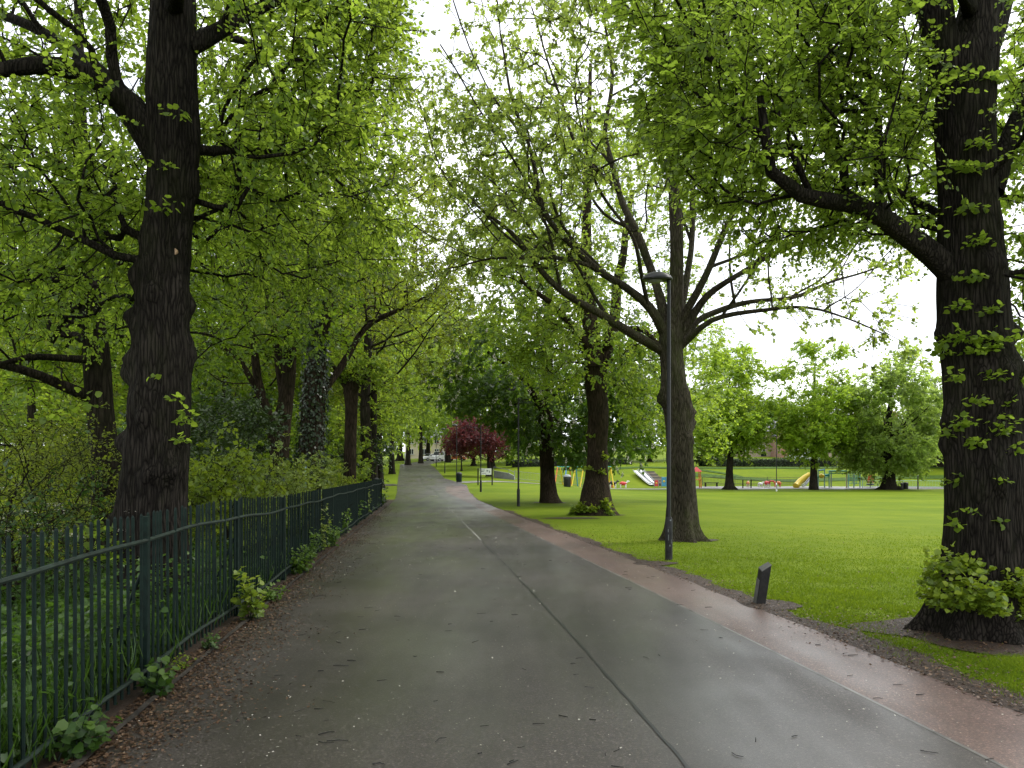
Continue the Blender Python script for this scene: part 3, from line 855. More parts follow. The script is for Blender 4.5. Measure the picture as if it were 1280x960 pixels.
for i in range(150):
    yb = math.exp(random.uniform(math.log(4.2), math.log(26))); t = random.random() ** 1.2
    xb = float(xl(yb)) + t * float(xr(yb) - xl(yb)); L = random.uniform(.02, .10) * (1.3 if t < .25 else 1); an = random.gauss(.15, .6)
    b = (xb + math.cos(an) * L, yb + math.sin(an) * L)
    mid = ((xb + b[0]) / 2 + random.gauss(0, .012), (yb + b[1]) / 2 + random.gauss(0, .012))
    r_ = random.uniform(.0015, .0035)
    mb.path([(q[0], q[1], float(H(*q)) + .016 + r_ * .5) for q in ((xb, yb), mid, b)], [r_, r_ * .9, r_ * .6], 4)
tag(mb.build('fallen_twigs', M['wood_dark']), 'dark broken twigs lying on the wet path', 'twigs', kind='stuff')

# ================================================================== railing
fr = empty('railing_fence', (float(xfence(4)), 4, float(H(xfence(4), 4))), 'dark green iron railing with straight upright bars along the path edge', 'railing')
fb = Vector(fr.location)
ftop = lambda y: float(np.interp(y, [0, 4, 8.6, 11, 33], [1.30, 1.29, 1.27, 1.2, 1.18]))
pk = MB(); pk.bar((0, 0, 0), (0, 0, 1.0), .0112, 7); pk.bar((0, 0, 1.0), (0, 0, 1.012), .0112, 7, .004)
pk_me = None
ys = []; yq = 2.2
while yq < 32.9: ys.append(yq); yq += .119
far = MB()
order = [q for q in ys if q > 3.6][:100]
for q in ys:
    x = float(xfence(q)); z = float(H(x, q)); h = ftop(q) - .05
    if q in order:
        if pk_me is None:
            o = pk.build('picket', M['rail_green'], fr); pk_me = o.data
        else:
            o = link('picket', pk_me, None, fr)
        o.location = Vector((x, q, z + .05)) - fb; o.scale = (1, 1, h + random.gauss(0, .006)); o.rotation_euler = (random.gauss(0, .009), random.gauss(0, .009), 0)
    else:
        far.bar(Vector((x, q, z + .05)) - fb, Vector((x, q, z + .05 + h)) - fb, .0112, 6)
o = far.build('picket', M['rail_green'], fr); o['kind'] = 'stuff'
for dz, r_ in ((-.185, .016), (None, .016)):
    mb = MB(); pts = []
    for q in np.linspace(2.0, 33, 90):
        x = float(xfence(q)); z = float(H(x, q))
        sag = .012 * math.sin(q * 1.15) + .008 * math.sin(q * 2.9)
        pts.append(Vector((x + .012, q, z + (ftop(q) + dz if dz else .14) + sag)) - fb)
    mb.path(pts, r_, 6)
    mb.build('rail', M['rust_green'], fr)
for k in range(12):
    q = 3.13 + 2.73 * k
    x = float(xfence(q)); z = float(H(x, q)); mb = MB()
    mb.box(x - .026 - fb.x, q - .026 - fb.y, z - .05 - fb.z, x + .026 - fb.x, q + .026 - fb.y, z + ftop(q) - .01 - fb.z)
    # raking stay behind the post
    mb.bar(Vector((x - .03, q, z + .85)) - fb, Vector((x - .42, q + .05, z - .03)) - fb, .014, 6)
    mb.build('post', M['rail_green'], fr, bevel=.006)

# ================================================================== the near trees
# dark lime behind the railing
Yl = 8.0
tr = pxpath([(193, 800, Yl, 98), (192, 740, Yl, 88), (190, 640, Yl, 80), (196, 560, Yl, 74), (199, 500, Yl, 70), (202, 400, Yl, 60), (206, 330, Yl, 58), (214, 250, Yl, 57), (218, 180, Yl, 60), (215, 100, Yl, 58), (217, 0, Yl, 54), (221, -150, Yl, 46), (226, -400, Yl, 34), (230, -700, Yl, 20)])
lm = [pxpath([(205, 200, Yl, 40), (165, 135, Yl - .1, 34), (120, 98, Yl - .3, 26), (40, 82, Yl - .7, 22), (-60, 100, Yl - 1.1, 12)]),
      pxpath([(150, 115, Yl - .15, 24), (90, 62, Yl + .3, 15), (0, 22, Yl + .7, 11), (-90, 0, Yl + 1, 7)]),
      pxpath([(235, 185, Yl, 15), (290, 186, Yl + .4, 10), (350, 192, Yl + .9, 6)]),
      pxpath([(235, 60, Yl, 22), (330, 10, Yl + .6, 15), (430, -70, Yl + 1.2, 9)]),
      pxpath([(215, 20, Yl, 24), (240, -60, Yl - 1.2, 18), (290, -170, Yl - 2.2, 10)]),
      pxpath([(220, -120, Yl, 22), (120, -220, Yl + .8, 14), (20, -330, Yl + 1.5, 8)]),
      pxpath([(222, 90, Yl, 20), (260, 40, Yl + 1.5, 14), (330, 60, Yl + 3, 8)])]
burl = [(2.0, 2.9, .3, .16), (2.75, 3.2, .3, .17), (3.2, 3.0, .34, .15), (3.65, 3.3, .3, .13), (1.75, 5.6, .22, .16), (3.4, .2, .12, .13), (4.6, .1, .22, .1), (2.3, 4.6, .18, .18), (2.9, .4, .22, .15), (1.2, 3.0, .22, .15)]
keepA = lambda p: ((p[:, 1] > 6.0) | (p[:, 2] > 6.0)) & (p[:, 2] > 3.0) & ~((CX + p[:, 0] * F / np.maximum(p[:, 1], 5.5) > 500)) & (p[:, 2] > 3.3 + .55 * np.clip(p[:, 0] + 3.2, 0, 9))
def clear_bole(p, pts, pad, depth):
    px = CX + p[:, 0] * F / p[:, 1]; py = HY - (p[:, 2] - EYE) * F / p[:, 1]
    c = np.interp(-py, [-q[0] for q in pts], [q[1] for q in pts])
    return (np.abs(px - c) > pad + 14 * np.sin(py * .05)) | (p[:, 1] > depth)
keepA0 = keepA
keepA = lambda p: keepA0(p) & clear_bole(p, [(800, 193), (500, 199), (330, 206), (180, 218), (0, 217)], 62, Yl + .1)
ell = [((-3.7, 8.3, 7.2), (4.6, 3.6, 3.4), 1500, 70, .42), ((-5.8, 9.0, 4.7), (2.8, 3.0, 1.7), 700, 40, .35), ((-2.6, 9.8, 5.6), (2.4, 2.8, 1.9), 760, 36, .38), ((-3.3, 7.2, 11.6), (4.6, 5.2, 3.0), 420, 30, .6), ((-3.6, 3.4, 8.4), (3.6, 3.6, 2.0), 520, 30, .5)]  # last mass: unseen, added overhead towards the camera to darken the left foreground
base = (P(191, 0, Yl).x, Yl, float(H(P(191, 0, Yl).x, Yl)))
_r = np.random.default_rng(40); burl += [(_r.uniform(.8, 4.8), _r.uniform(0, 6.28), _r.uniform(.06, .16), _r.uniform(.06, .12)) for _ in range(22)]
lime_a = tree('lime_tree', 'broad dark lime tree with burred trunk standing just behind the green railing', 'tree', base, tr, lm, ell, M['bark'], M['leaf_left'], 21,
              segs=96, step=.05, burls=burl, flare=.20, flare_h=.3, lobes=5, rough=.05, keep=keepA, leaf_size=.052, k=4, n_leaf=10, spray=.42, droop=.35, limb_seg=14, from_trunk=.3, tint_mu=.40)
lime_a_base = np.array(base)

# lime on the right verge, forking high up
Yr = 7.8
tr = pxpath([(1226, 806, Yr, 142), (1226, 770, Yr, 118), (1231, 725, Yr, 100), (1231, 640, Yr, 90), (1228, 560, Yr, 86), (1224, 500, Yr, 82), (1220, 430, Yr, 82), (1215, 330, Yr, 74), (1211, 250, Yr, 66), (1206, 150, Yr, 68), (1212, 80, Yr, 62), (1226, 10, Yr, 50), (1234, -80, Yr, 42), (1248, -320, Yr, 28), (1262, -650, Yr, 12)])
lm = [pxpath([(1200, 120, Yr, 46), (1172, 40, Yr, 42), (1160, -60, Yr - .1, 36), (1135, -260, Yr - .3, 24), (1100, -500, Yr - .5, 10)]),
      pxpath([(1195, 345, Yr, 34), (1165, 318, Yr - .1, 29), (1120, 285, Yr - .3, 24), (1060, 254, Yr - .6, 20), (1000, 240, Yr - .8, 18), (962, 212, Yr - 1, 14), (955, 165, Yr - 1.05, 12), (950, 120, Yr - 1.1, 8)]),
      pxpath([(1240, 240, Yr, 26), (1266, 170, Yr + .1, 20), (1290, 110, Yr + .3, 16), (1340, 30, Yr + .6, 10)]),
      pxpath([(1235, 60, Yr, 26), (1265, -20, Yr + .2, 20), (1320, -120, Yr + .4, 12)]),
      pxpath([(1170, 30, Yr, 20), (1090, -40, Yr + .3, 14), (990, -90, Yr + .7, 8)]),
      pxpath([(1190, 170, Yr, 16), (1130, 120, Yr + .5, 10), (1040, 70, Yr + 1, 6)]),
      pxpath([(1215, 20, Yr, 20), (1180, -60, Yr - 1.2, 16), (1120, -160, Yr - 2.2, 10)]),
      pxpath([(1190, 280, Yr, 12), (1150, 250, Yr + .6, 8), (1085, 215, Yr + 1.3, 5)])]
burl = [(2.05, 3.3, .12, .16), (2.6, 4.9, .32, .18), (2.3, 5.6, .25, .2), (1.65, 4.3, .16, .2), (3.05, .3, .42, .15), (3.1, 3.1, .2, .12), (3.7, 4.6, .16, .14), (2.3, 3.2, .18, .1), (4.2, .2, .2, .13), (1.0, 5.4, .16, .14)]
def keepB(p):
    px = CX + p[:, 0] * F / p[:, 1]; py = HY - (p[:, 2] - EYE) * F / p[:, 1]
    low = np.interp(px, [700, 800, 880, 960, 1060, 1120, 1180, 1300], [30, 150, 250, 330, 300, 300, 310, 470])
    return (p[:, 1] > 6.2) & (py < low) & (px > 760 + 60 * np.sin(py * .02)) & clear_bole(p, [(800, 1226), (500, 1224), (250, 1211), (150, 1206), (0, 1215)], 58 - 22 * (py < 150), Yr + .1)
ell = [((3.6, 8.4, 6.0), (3.1, 2.9, 2.6), 1700, 70, .4), ((5.6, 8.4, 5.0), (2.0, 2.6, 2.6), 520, 24, .4), ((4.4, 8.0, 11), (4.2, 4.2, 3.4), 200, 22, .6), ((2.2, 7.9, 5.6), (1.5, 1.8, 1.7), 560, 26, .3)]
base = (P(1226, 0, Yr).x, Yr, float(H(P(1226, 0, Yr).x, Yr)))
lime_b = tree('lime_tree', 'huge forked lime with dark trunk and leafy shoots around its foot on bare soil', 'tree', base, tr, lm, ell, M['bark'], M['leaf_lime'], 22,
              segs=100, step=.05, burls=burl, flare=.30, flare_h=.40, lobes=7, rough=.042, keep=keepB, leaf_size=.048, k=4, n_leaf=10, spray=.38, droop=.35, limb_seg=16, from_trunk=.3, tint_mu=.45)


def shoots(root, items, seed, mat='leaf_shoot', size=.075):
    """tufts of young leaves on the bole: (px, py, depth, radius x, radius z, count)"""
    rng = np.random.default_rng(seed); parts = []; b = np.array(root.location)
    for px, py, y, rx, rz, n in items:
        c = np.array(P(px, py, y)); parts.append(leaf_clump(rng, c - np.array([0, 0, rz * .4]), (rx, .16, rz), n, size))
    p, d_, nn, s, t = cat5(parts)
    link('leaves', leaf_mesh('leaves', p - b, d_, nn, s, t, LEAF6), M[mat], root)


yb_ = Yr - .42
shoots(lime_b, [(1195, 742, yb_ - .12, .24, .34, 250), (1226, 738, yb_ - .2, .26, .32, 300), (1182, 700, yb_, .22, .26, 180), (1168, 718, yb_ + .1, .14, .24, 150), (1162, 740, yb_ + .2, .12, .2, 110), (1208, 706, yb_, .26, .2, 170), (1272, 728, yb_, .22, .32, 300), (1282, 762, yb_, .16, .26, 160), (1240, 758, yb_ - .2, .22, .16, 170)], 3, size=.055)
yb_ = Yr - .36
shoots(lime_b, [(1205, 418, yb_, .14, .14, 48), (1222, 436, yb_, .18, .12, 54), (1240, 424, yb_, .14, .2, 70), (1178, 432, yb_ + .2, .08, .25, 57), (1262, 430, yb_ + .2, .1, .28, 96), (1241, 470, yb_, .16, .1, 41), (1206, 525, yb_ - .03, .12, .14, 48), (1250, 530, yb_ + .05, .16, .26, 118), (1255, 502, yb_ + .1, .1, .14, 54), (1218, 552, yb_, .12, .12, 35), (1248, 600, yb_, .1, .05, 22), (1272, 605, yb_ + .2, .08, .06, 19), (1188, 600, yb_ + .3, .06, .14, 25), (1185, 540, yb_ + .25, .06, .14, 25), (1248, 652, yb_, .03, .06, 12),
                (1225, 300, yb_, .2, .12, 38), (1215, 345, yb_, .22, .1, 41), (1205, 205, yb_ + .05, .26, .14, 70), (1228, 180, yb_ + .05, .2, .1, 48), (1190, 95, yb_ + .1, .26, .14, 70), (1238, 95, yb_ + .1, .2, .1, 48), (1210, 260, yb_ + .05, .2, .08, 35), (1195, 470, yb_ + .05, .1, .12, 26), (1222, 500, yb_ - .02, .1, .12, 26), (1262, 470, yb_ + .15, .1, .16, 40), (1200, 380, yb_ + .02, .12, .12, 26), (1236, 385, yb_, .1, .12, 24), (1258, 560, yb_ + .1, .1, .14, 36), (1212, 640, yb_ - .05, .06, .06, 10), (1192, 655, yb_ + .12, .08, .1, 20)], 4, 'leaf_lime', .055)
yb_ = Yl - .42
shoots(lime_a, [(232, 520, yb_ + .1, .09, .2, 44), (228, 548, yb_ + .1, .07, .1, 22), (222, 498, yb_, .1, .06, 14), (100, 500, Yl - .6, .3, .2, 26), (70, 520, Yl - .7, .14, .14, 14), (205, 255, yb_ + .05, .2, .14, 26), (222, 140, yb_ + .05, .2, .12, 22), (208, 205, yb_ + .05, .2, .06, 14), (188, 470, yb_, .05, .05, 5), (140, 690, yb_ + .1, .35, .28, 90), (115, 660, yb_ + .1, .2, .2, 40)], 5, 'leaf_lime', .058)
# pale sawn stubs on the dark trunk
for px, py, r_, dd_ in ((196, 270, .055, .13), (219, 315, .035, .145)):
    c = P(px, py, Yl - dd_) - Vector(lime_a_base); mb = MB(); mb.bar(c + Vector((0, .10, 0)), c + Vector((-.006, -.018, .0)), r_ * 1.15, 10, r_)
    mb.build('sawn_stub', M['cut_wood'], lime_a, bevel=.004)

# sycamore in the middle of the verge, with widely spread bare limbs
Ys = 17.7
tr = pxpath([(854, 684, Ys, 54), (853, 660, Ys, 42), (852, 610, Ys, 33), (850, 560, Ys, 30), (845, 500, Ys, 31), (840, 460, Ys, 29), (838, 425, Ys, 30), (844, 380, Ys, 19), (846, 300, Ys, 16), (842, 210, Ys + .2, 13), (848, 100, Ys + .3, 10), (850, -20, Ys + .4, 9), (846, -140, Ys + .4, 4)])
lm = [pxpath([(832, 440, Ys, 14.6), (805, 425, Ys - .2, 11.8), (765, 402, Ys - .6, 10.1), (720, 375, Ys - 1.0, 8.4), (675, 338, Ys - 1.4, 6.8), (640, 292, Ys - 1.7, 5.0), (590, 252, Ys - 2.0, 2.8)]),
      pxpath([(832, 420, Ys, 13.5), (812, 385, Ys - .3, 11.2), (780, 358, Ys - .7, 9.6), (738, 330, Ys - 1.2, 8.4), (700, 292, Ys - 1.6, 7.3), (680, 258, Ys - 1.8, 6.2), (662, 190, Ys - 2, 5.0), (640, 120, Ys - 2.1, 3.4), (625, 40, Ys - 2.1, 2.2)]),
      pxpath([(834, 410, Ys, 13.5), (822, 360, Ys + .2, 11.2), (798, 298, Ys + .5, 9.6), (776, 242, Ys + .8, 7.8), (758, 180, Ys + 1.1, 6.2), (764, 90, Ys + 1.3, 4.5), (752, 0, Ys + 1.5, 2.2)]),
      pxpath([(848, 400, Ys, 10.1), (862, 330, Ys + .6, 7.8), (868, 230, Ys + 1, 6.2), (895, 120, Ys + 1.4, 4.5), (915, 20, Ys + 1.6, 2.8)]),
      pxpath([(848, 410, Ys, 11.2), (885, 335, Ys - .4, 8.4), (925, 250, Ys - .8, 6.8), (945, 180, Ys - 1, 5.0), (985, 100, Ys - 1.3, 2.8)]),
      pxpath([(850, 420, Ys, 11.2), (885, 370, Ys - .2, 8.4), (935, 335, Ys - .5, 6.2), (990, 308, Ys - .9, 5.0), (1050, 292, Ys - 1.3, 3.4), (1105, 280, Ys - 1.6, 1.7)]),
      pxpath([(850, 428, Ys, 11.2), (880, 395, Ys + .3, 7.8), (940, 378, Ys + .7, 5.6), (1000, 368, Ys + 1, 4.5), (1060, 346, Ys + 1.4, 2.8), (1115, 328, Ys + 1.8, 1.7)]),
      pxpath([(852, 432, Ys, 9.6), (890, 402, Ys - .5, 6.8), (950, 386, Ys - 1.0, 5.0), (1010, 386, Ys - 1.5, 3.4), (1060, 398, Ys - 1.8, 2.2), (1110, 420, Ys - 2, 1.6)]),
      pxpath([(738, 332, Ys - 1.2, 6.2), (690, 322, Ys - 1.5, 4.5), (630, 322, Ys - 1.8, 3.4), (560, 336, Ys - 2.2, 1.7)]),
      pxpath([(776, 242, Ys + .8, 5.0), (720, 180, Ys + .5, 4.0), (690, 90, Ys + .2, 2.8), (665, 10, Ys, 1.7)]),
      pxpath([(812, 388, Ys - .3, 5.6), (790, 300, Ys - 1.2, 4.5), (742, 220, Ys - 2, 3.4), (720, 130, Ys - 2.5, 2.2)])]
_r = np.random.default_rng(71)
for lb in list(lm[:9]):
    p_, r_ = catmull([q[:3] for q in lb], [q[3] for q in lb], .2)
    for f in ((.28, .5, .7) if len(p_) > 14 else (.4, .65)):
        i = int(f * len(p_)); t_ = unit(p_[min(i + 2, len(p_) - 1)] - p_[i - 2]); d_ = unit(t_ * .75 + np.array([0, 0, .55]) + _r.normal(0, .42, 3)); L_ = _r.uniform(1.8, 3.2)
        b_ = p_[i]; e1 = b_ + d_ * L_ * .5 + _r.normal(0, .12, 3); e2 = b_ + d_ * L_ + np.array([0, 0, .25 * L_]) + _r.normal(0, .2, 3)
        lm.append([(*b_, r_[i] * .55), (*e1, r_[i] * .4), (*e2, max(.012, r_[i] * .18))])
def keepC(p):
    px = CX + p[:, 0] * F / p[:, 1]; py = HY - (p[:, 2] - EYE) * F / p[:, 1]
    low = np.interp(px, [480, 560, 640, 720, 790, 850, 900, 960, 1040, 1130, 1200], [360, 380, 330, 330, 300, 330, 330, 300, 330, 440, 420])
    gap = (px > 900) & (py > 245) & (np.sin(px * .06) + np.sin(py * .09) > -.6)
    core = ((p[:, 0] - 3.7) / 4.2) ** 2 + ((p[:, 1] - 17.7) / 3.6) ** 2 + ((p[:, 2] - 7.6) / 4.4) ** 2
    return (py < low) & ~gap & (px < 1150) & (px > 520) & (core > .5)
def extraC(rng):
    out = []
    for lb, n in ((lm[5], 60), (lm[6], 60), (lm[7], 60), (lm[4], 50), (lm[0], 50), (lm[8], 50)):
        p, _ = catmull([q[:3] for q in lb], [q[3] for q in lb], .15); k = len(p) // 3
        out.append(p[rng.integers(k, len(p), n)] + rng.normal(0, .34, (n, 3)) + np.array([0, 0, .1]))
        e = p[-1] - p[-4]; e /= np.linalg.norm(e)
        out.append(p[-1] + e * rng.uniform(.1, .9, (9, 1)) + rng.normal(0, .15, (9, 3)))
    return np.vstack(out)
ell = [((2.6, 17.2, 9.6), (4.9, 4.2, 4.4), 2500, 130, .32), ((-.1, 15.9, 7.4), (2.2, 2.4, 2.0), 460, 40, .28), ((7.2, 17.5, 6.8), (2.3, 2.4, 2.2), 420, 44, .25), ((3.7, 17.7, 13.2), (4.4, 4.2, 2.4), 400, 30, .4)]
base = (P(851, 0, Ys).x, Ys, float(H(P(851, 0, Ys).x, Ys)))
syc = tree('sycamore_tree', 'spreading sycamore with mossy grey trunk and thin spring foliage right behind the nearest lamp post', 'tree', base, tr, lm, ell, M['bark_grey'], M['leaf_syc'], 23, bf=.25,
           segs=44, step=.1, burls=[(3.1, .2, .3, .25), (2.75, .1, .35, .14), (3.4, 3.2, .3, .25), (1.6, .6, .12, .3), (2.4, 5.2, .2, .3), (2.0, 2.9, .12, .3)], flare=.42, flare_h=.34, lobes=7, rough=.05, keep=keepC, leaf_size=.068, k=4, n_leaf=5, spray=.24, droop=.22, flat=.7, limb_seg=12, from_trunk=.45, tip=.008, tint_mu=.5, extra=extraC)

# ------------------------------------------------------------------ trees further along the right verge
Yd = 27.6
tr = pxpath([(743, 652, Yd, 60), (744, 636, Yd, 46), (746, 600, Yd, 29), (747, 560, Yd, 24), (748, 520, Yd, 25), (745, 480, Yd, 28), (742, 440, Yd, 24), (735, 380, Yd, 17), (733, 300, Yd, 13), (735, 200, Yd, 9), (738, 80, Yd, 4)])
lm = [pxpath([(748, 470, Yd, 18), (765, 410, Yd, 15), (775, 340, Yd + .3, 11), (790, 240, Yd + .6, 6)]), pxpath([(740, 440, Yd, 12), (700, 390, Yd - 1, 8), (650, 350, Yd - 1.6, 4)]), pxpath([(750, 440, Yd, 10), (790, 410, Yd - 1.2, 7), (825, 430, Yd - 2.2, 4)]), pxpath([(740, 400, Yd, 10), (715, 330, Yd + 1.4, 7), (690, 260, Yd + 2, 4)])]
def keepD(p):
    px = CX + p[:, 0] * F / p[:, 1]; py = HY - (p[:, 2] - EYE) * F / p[:, 1]
    low = np.interp(px, [600, 690, 735, 760, 800, 850, 880], [420, 500, 470, 480, 560, 575, 520])
    return (py < low)
base = (P(744, 0, Yd).x, Yd, float(H(P(744, 0, Yd).x, Yd)))
lime_d = tree('lime_tree', 'lime tree with a ring of yellow-green shoots round its flared foot between chestnut and sycamore', 'tree', base, tr, lm,
              [((2.9, 27.2, 9.0), (4.4, 4.0, 5.6), 1500, 50, .6), ((4.6, 26.2, 4.6), (1.6, 1.8, 2.4), 260, 18, .4), ((1.6, 26.6, 6.0), (2.0, 2.0, 2.6), 260, 18, .5)], M['bark_brown'], M['leaf_bright'], 24,
              segs=32, step=.12, burls=[(2.1, 4.5, .2, .25), (2.3, .3, .25, .2), (3.0, 3.2, .2, .2)], flare=.38, flare_h=.3, lobes=8, keep=keepD, leaf_size=.12, k=3, n_leaf=7, spray=.55, droop=.35, tmpl=LEAF4, tint_mu=.42)
yb_ = Yd - .55
shoots(lime_d, [(726, 634, yb_, .3, .34, 150), (738, 636, yb_ - .1, .3, .25, 120), (756, 630, yb_, .28, .42, 170), (762, 640, yb_, .2, .2, 80), (716, 640, yb_ + .2, .16, .2, 60)], 6, 'leaf_shoot', .11)
shoots(lime_d, [(738, 585, yb_ + .15, .16, .12, 30), (752, 590, yb_ + .15, .2, .2, 46), (756, 570, yb_ + .2, .12, .3, 40), (740, 545, yb_ + .2, .2, .1, 20)], 7, 'leaf_shoot', .10)

Yc = 37.0
tr = pxpath([(688, 636, Yc, 30), (686, 620, Yc, 22), (684, 590, Yc, 18), (683, 540, Yc, 18), (683, 490, Yc, 17), (684, 430, Yc, 14), (686, 360, Yc, 10), (688, 270, Yc, 5)])
lm = [pxpath([(683, 520, Yc, 9), (650, 470, Yc - 1, 7), (610, 440, Yc - 2, 4)]), pxpath([(684, 500, Yc, 9), (725, 470, Yc - .6, 6), (770, 470, Yc - 1.5, 4)]), pxpath([(684, 460, Yc, 8), (660, 400, Yc + 1.2, 6), (630, 350, Yc + 2, 3)]), pxpath([(684, 440, Yc, 8), (710, 380, Yc + 1, 5), (735, 330, Yc + 1.8, 3)])]
def keepE(p):
    px = CX + p[:, 0] * F / p[:, 1]; py = HY - (p[:, 2] - EYE) * F / p[:, 1]
    low = np.interp(px, [540, 600, 640, 668, 692, 710, 760, 800, 820], [500, 520, 545, 570, 570, 580, 582, 592, 560])
    return (py < low) & ~((px > 664) & (px < 700) & (py > 555) & (p[:, 1] < Yc))
cxE = P(684, 0, Yc).x
base = (P(687, 0, Yc).x, Yc, float(H(P(687, 0, Yc).x, Yc)))
rngE = np.random.default_rng(77)
chest = tree('horse_chestnut_tree', 'dark dense horse chestnut with upright white blossom candles and straight ribbed trunk', 'tree', base, tr, lm,
             [((cxE - .2, Yc, 6.6), (4.9, 4.2, 4.9), 1300, 46, .7), ((cxE + 2.2, Yc - .8, 3.2), (2.4, 2.4, 2.0), 340, 20, .5), ((cxE - 2.4, Yc - .6, 3.6), (2.2, 2.2, 1.8), 260, 18, .5)], M['bark_brown'], M['leaf_chest'], 25,
             segs=28, step=.15, flare=.3, flare_h=.25, lobes=7, keep=keepE, leaf_size=.19, k=3, n_leaf=7, spray=.5, droop=.45, tmpl=LEAF4, tint_mu=.4)
cr = [c for c in chest.children if c.name.startswith('crown')][0]
nv = len(cr.data.vertices); vv = np.zeros(nv * 3, np.float32); cr.data.vertices.foreach_get('co', vv); vv = vv.reshape(-1, 3)
wv = vv + np.array(base); sx = np.round((CX + wv[:, 0] * F / wv[:, 1]) / 5).astype(int); sy = np.round((HY - (wv[:, 2] - EYE) * F / wv[:, 1]) / 6).astype(int)
best = {}
for i in np.argsort(wv[:, 1]):            # the outermost leaf towards the path carries the candle
    best.setdefault((sx[i], sy[i]), i)
cand = np.array([i for (a, b), i in best.items() if b * 6 > 300]); pick = rngE.choice(cand, min(300, len(cand)), replace=False); vv = vv + np.array([0, -.12, .03])
ps, ds, ns, ss, ts = [], [], [], [], []
for i in pick:
    for k in range(10):
        h = k / 10 * .24
        ps.append(vv[i] + np.array([rngE.normal(0, .035 * (1 - k / 11)), rngE.normal(0, .035 * (1 - k / 11)), h])); ds.append(rngE.normal(0, 1, 3) + np.array([0, 0, .6])); ns.append(rngE.normal(0, 1, 3)); ss.append(.10 * (1 - k / 16)); ts.append(rngE.uniform(0, 1))
link('blossom', leaf_mesh('blossom', np.array(ps), np.array(ds), np.array(ns), np.array(ss), np.array(ts), LEAF4), M['blossom'], chest)

# ------------------------------------------------------------------ trees behind the railing on the left
def gx_(px, y): return (px - CX) * y / F
Yj = 14.0; xj = gx_(130, Yj)
tr = pxpath([(140, 690, Yj, 52), (135, 600, Yj, 36), (126, 520, Yj, 32), (120, 440, Yj, 30), (110, 350, Yj, 26), (104, 260, Yj, 20), (100, 140, Yj, 14), (98, 0, Yj, 9), (98, -120, Yj, 4)])
lm = [pxpath([(122, 500, Yj, 17), (95, 488, Yj - .3, 14), (50, 470, Yj - .8, 12), (0, 458, Yj - 1.2, 10), (-70, 440, Yj - 1.6, 6)]), pxpath([(116, 450, Yj, 12), (80, 446, Yj - .8, 9), (30, 450, Yj - 1.4, 7), (-40, 470, Yj - 2, 4)]),
      pxpath([(110, 375, Yj, 14), (80, 355, Yj - .5, 12), (40, 340, Yj - 1.2, 10), (-20, 332, Yj - 1.8, 7)]), pxpath([(114, 430, Yj, 11), (70, 410, Yj + .5, 8), (30, 395, Yj + .6, 5)]), pxpath([(62, 430, Yj - .6, 8), (85, 385, Yj - .7, 7), (92, 340, Yj - .8, 4)]), pxpath([(106, 300, Yj, 10), (150, 230, Yj + .6, 7), (200, 170, Yj + 1.2, 4)])]
def kpy(lowpx, lowpy):
    def f(p):
        px = CX + p[:, 0] * F / p[:, 1]; py = HY - (p[:, 2] - EYE) * F / p[:, 1]
        return py < np.interp(px, lowpx, lowpy)
    return f
tree('woodland_tree', 'tree with thick crooked side limbs reaching left, behind the dark burred lime', 'tree', (P(138, 0, Yj).x, Yj, float(H(xj, Yj))), tr, lm,
     [((xj - .4, 14.2, 7.4), (4.4, 3.4, 4.2), 1300, 50, .5), ((xj - 2.2, 13.2, 4.3), (2.4, 2.0, 1.6), 330, 30, .35), ((xj + 2.4, 14.6, 5.0), (2.0, 2, 2.0), 240, 16, .4)], M['bark_far'], M['leaf_mid'], 31, segs=26, step=.15, flare=.3, rough=.05, leaf_size=.09, k=3, n_leaf=7, spray=.4, droop=.3, keep=kpy([-300, 100, 140, 260, 400], [540, 540, 470, 500, 440]), tmpl=LEAF4)

Yg = 24.0
tr = pxpath([(346, 660, Yg, 34), (348, 600, Yg, 26), (352, 540, Yg, 22), (362, 460, Yg, 16), (360, 380, Yg, 13), (352, 300, Yg, 10), (350, 180, Yg, 6), (352, 60, Yg, 3)])
lm = [pxpath([(350, 580, Yg, 14), (335, 520, Yg - .4, 12), (318, 450, Yg - .6, 10), (308, 390, Yg - .7, 8), (300, 300, Yg - .7, 5)]), pxpath([(340, 530, Yg - .2, 10), (318, 480, Yg - .9, 8), (296, 446, Yg - 1.3, 7), (268, 430, Yg - 1.6, 5), (235, 428, Yg - 1.9, 3)]), pxpath([(356, 500, Yg, 13), (345, 430, Yg + .5, 10), (330, 350, Yg + .8, 8), (326, 260, Yg + 1, 5)]), pxpath([(360, 470, Yg, 10), (372, 400, Yg + .5, 8), (378, 300, Yg + .6, 5)])]
tree('woodland_tree', 'grey brown tree with several bare stems and one arching limb, left of the ivy tree', 'tree', (P(347, 0, Yg).x, Yg, float(H(P(347, 0, Yg).x, Yg))), tr, lm,
     [((gx_(345, Yg), Yg, 9), (4.2, 3.6, 4.8), 1300, 46, .5), ((gx_(300, Yg), Yg - .6, 5), (2.4, 2, 2.0), 260, 18, .4)], M['bark_brown'], M['leaf_mid'], 32, segs=20, step=.2, leaf_size=.105, k=3, n_leaf=6, spray=.42, tmpl=LEAF4, keep=kpy([0, 240, 400, 600], [480, 490, 440, 400]))

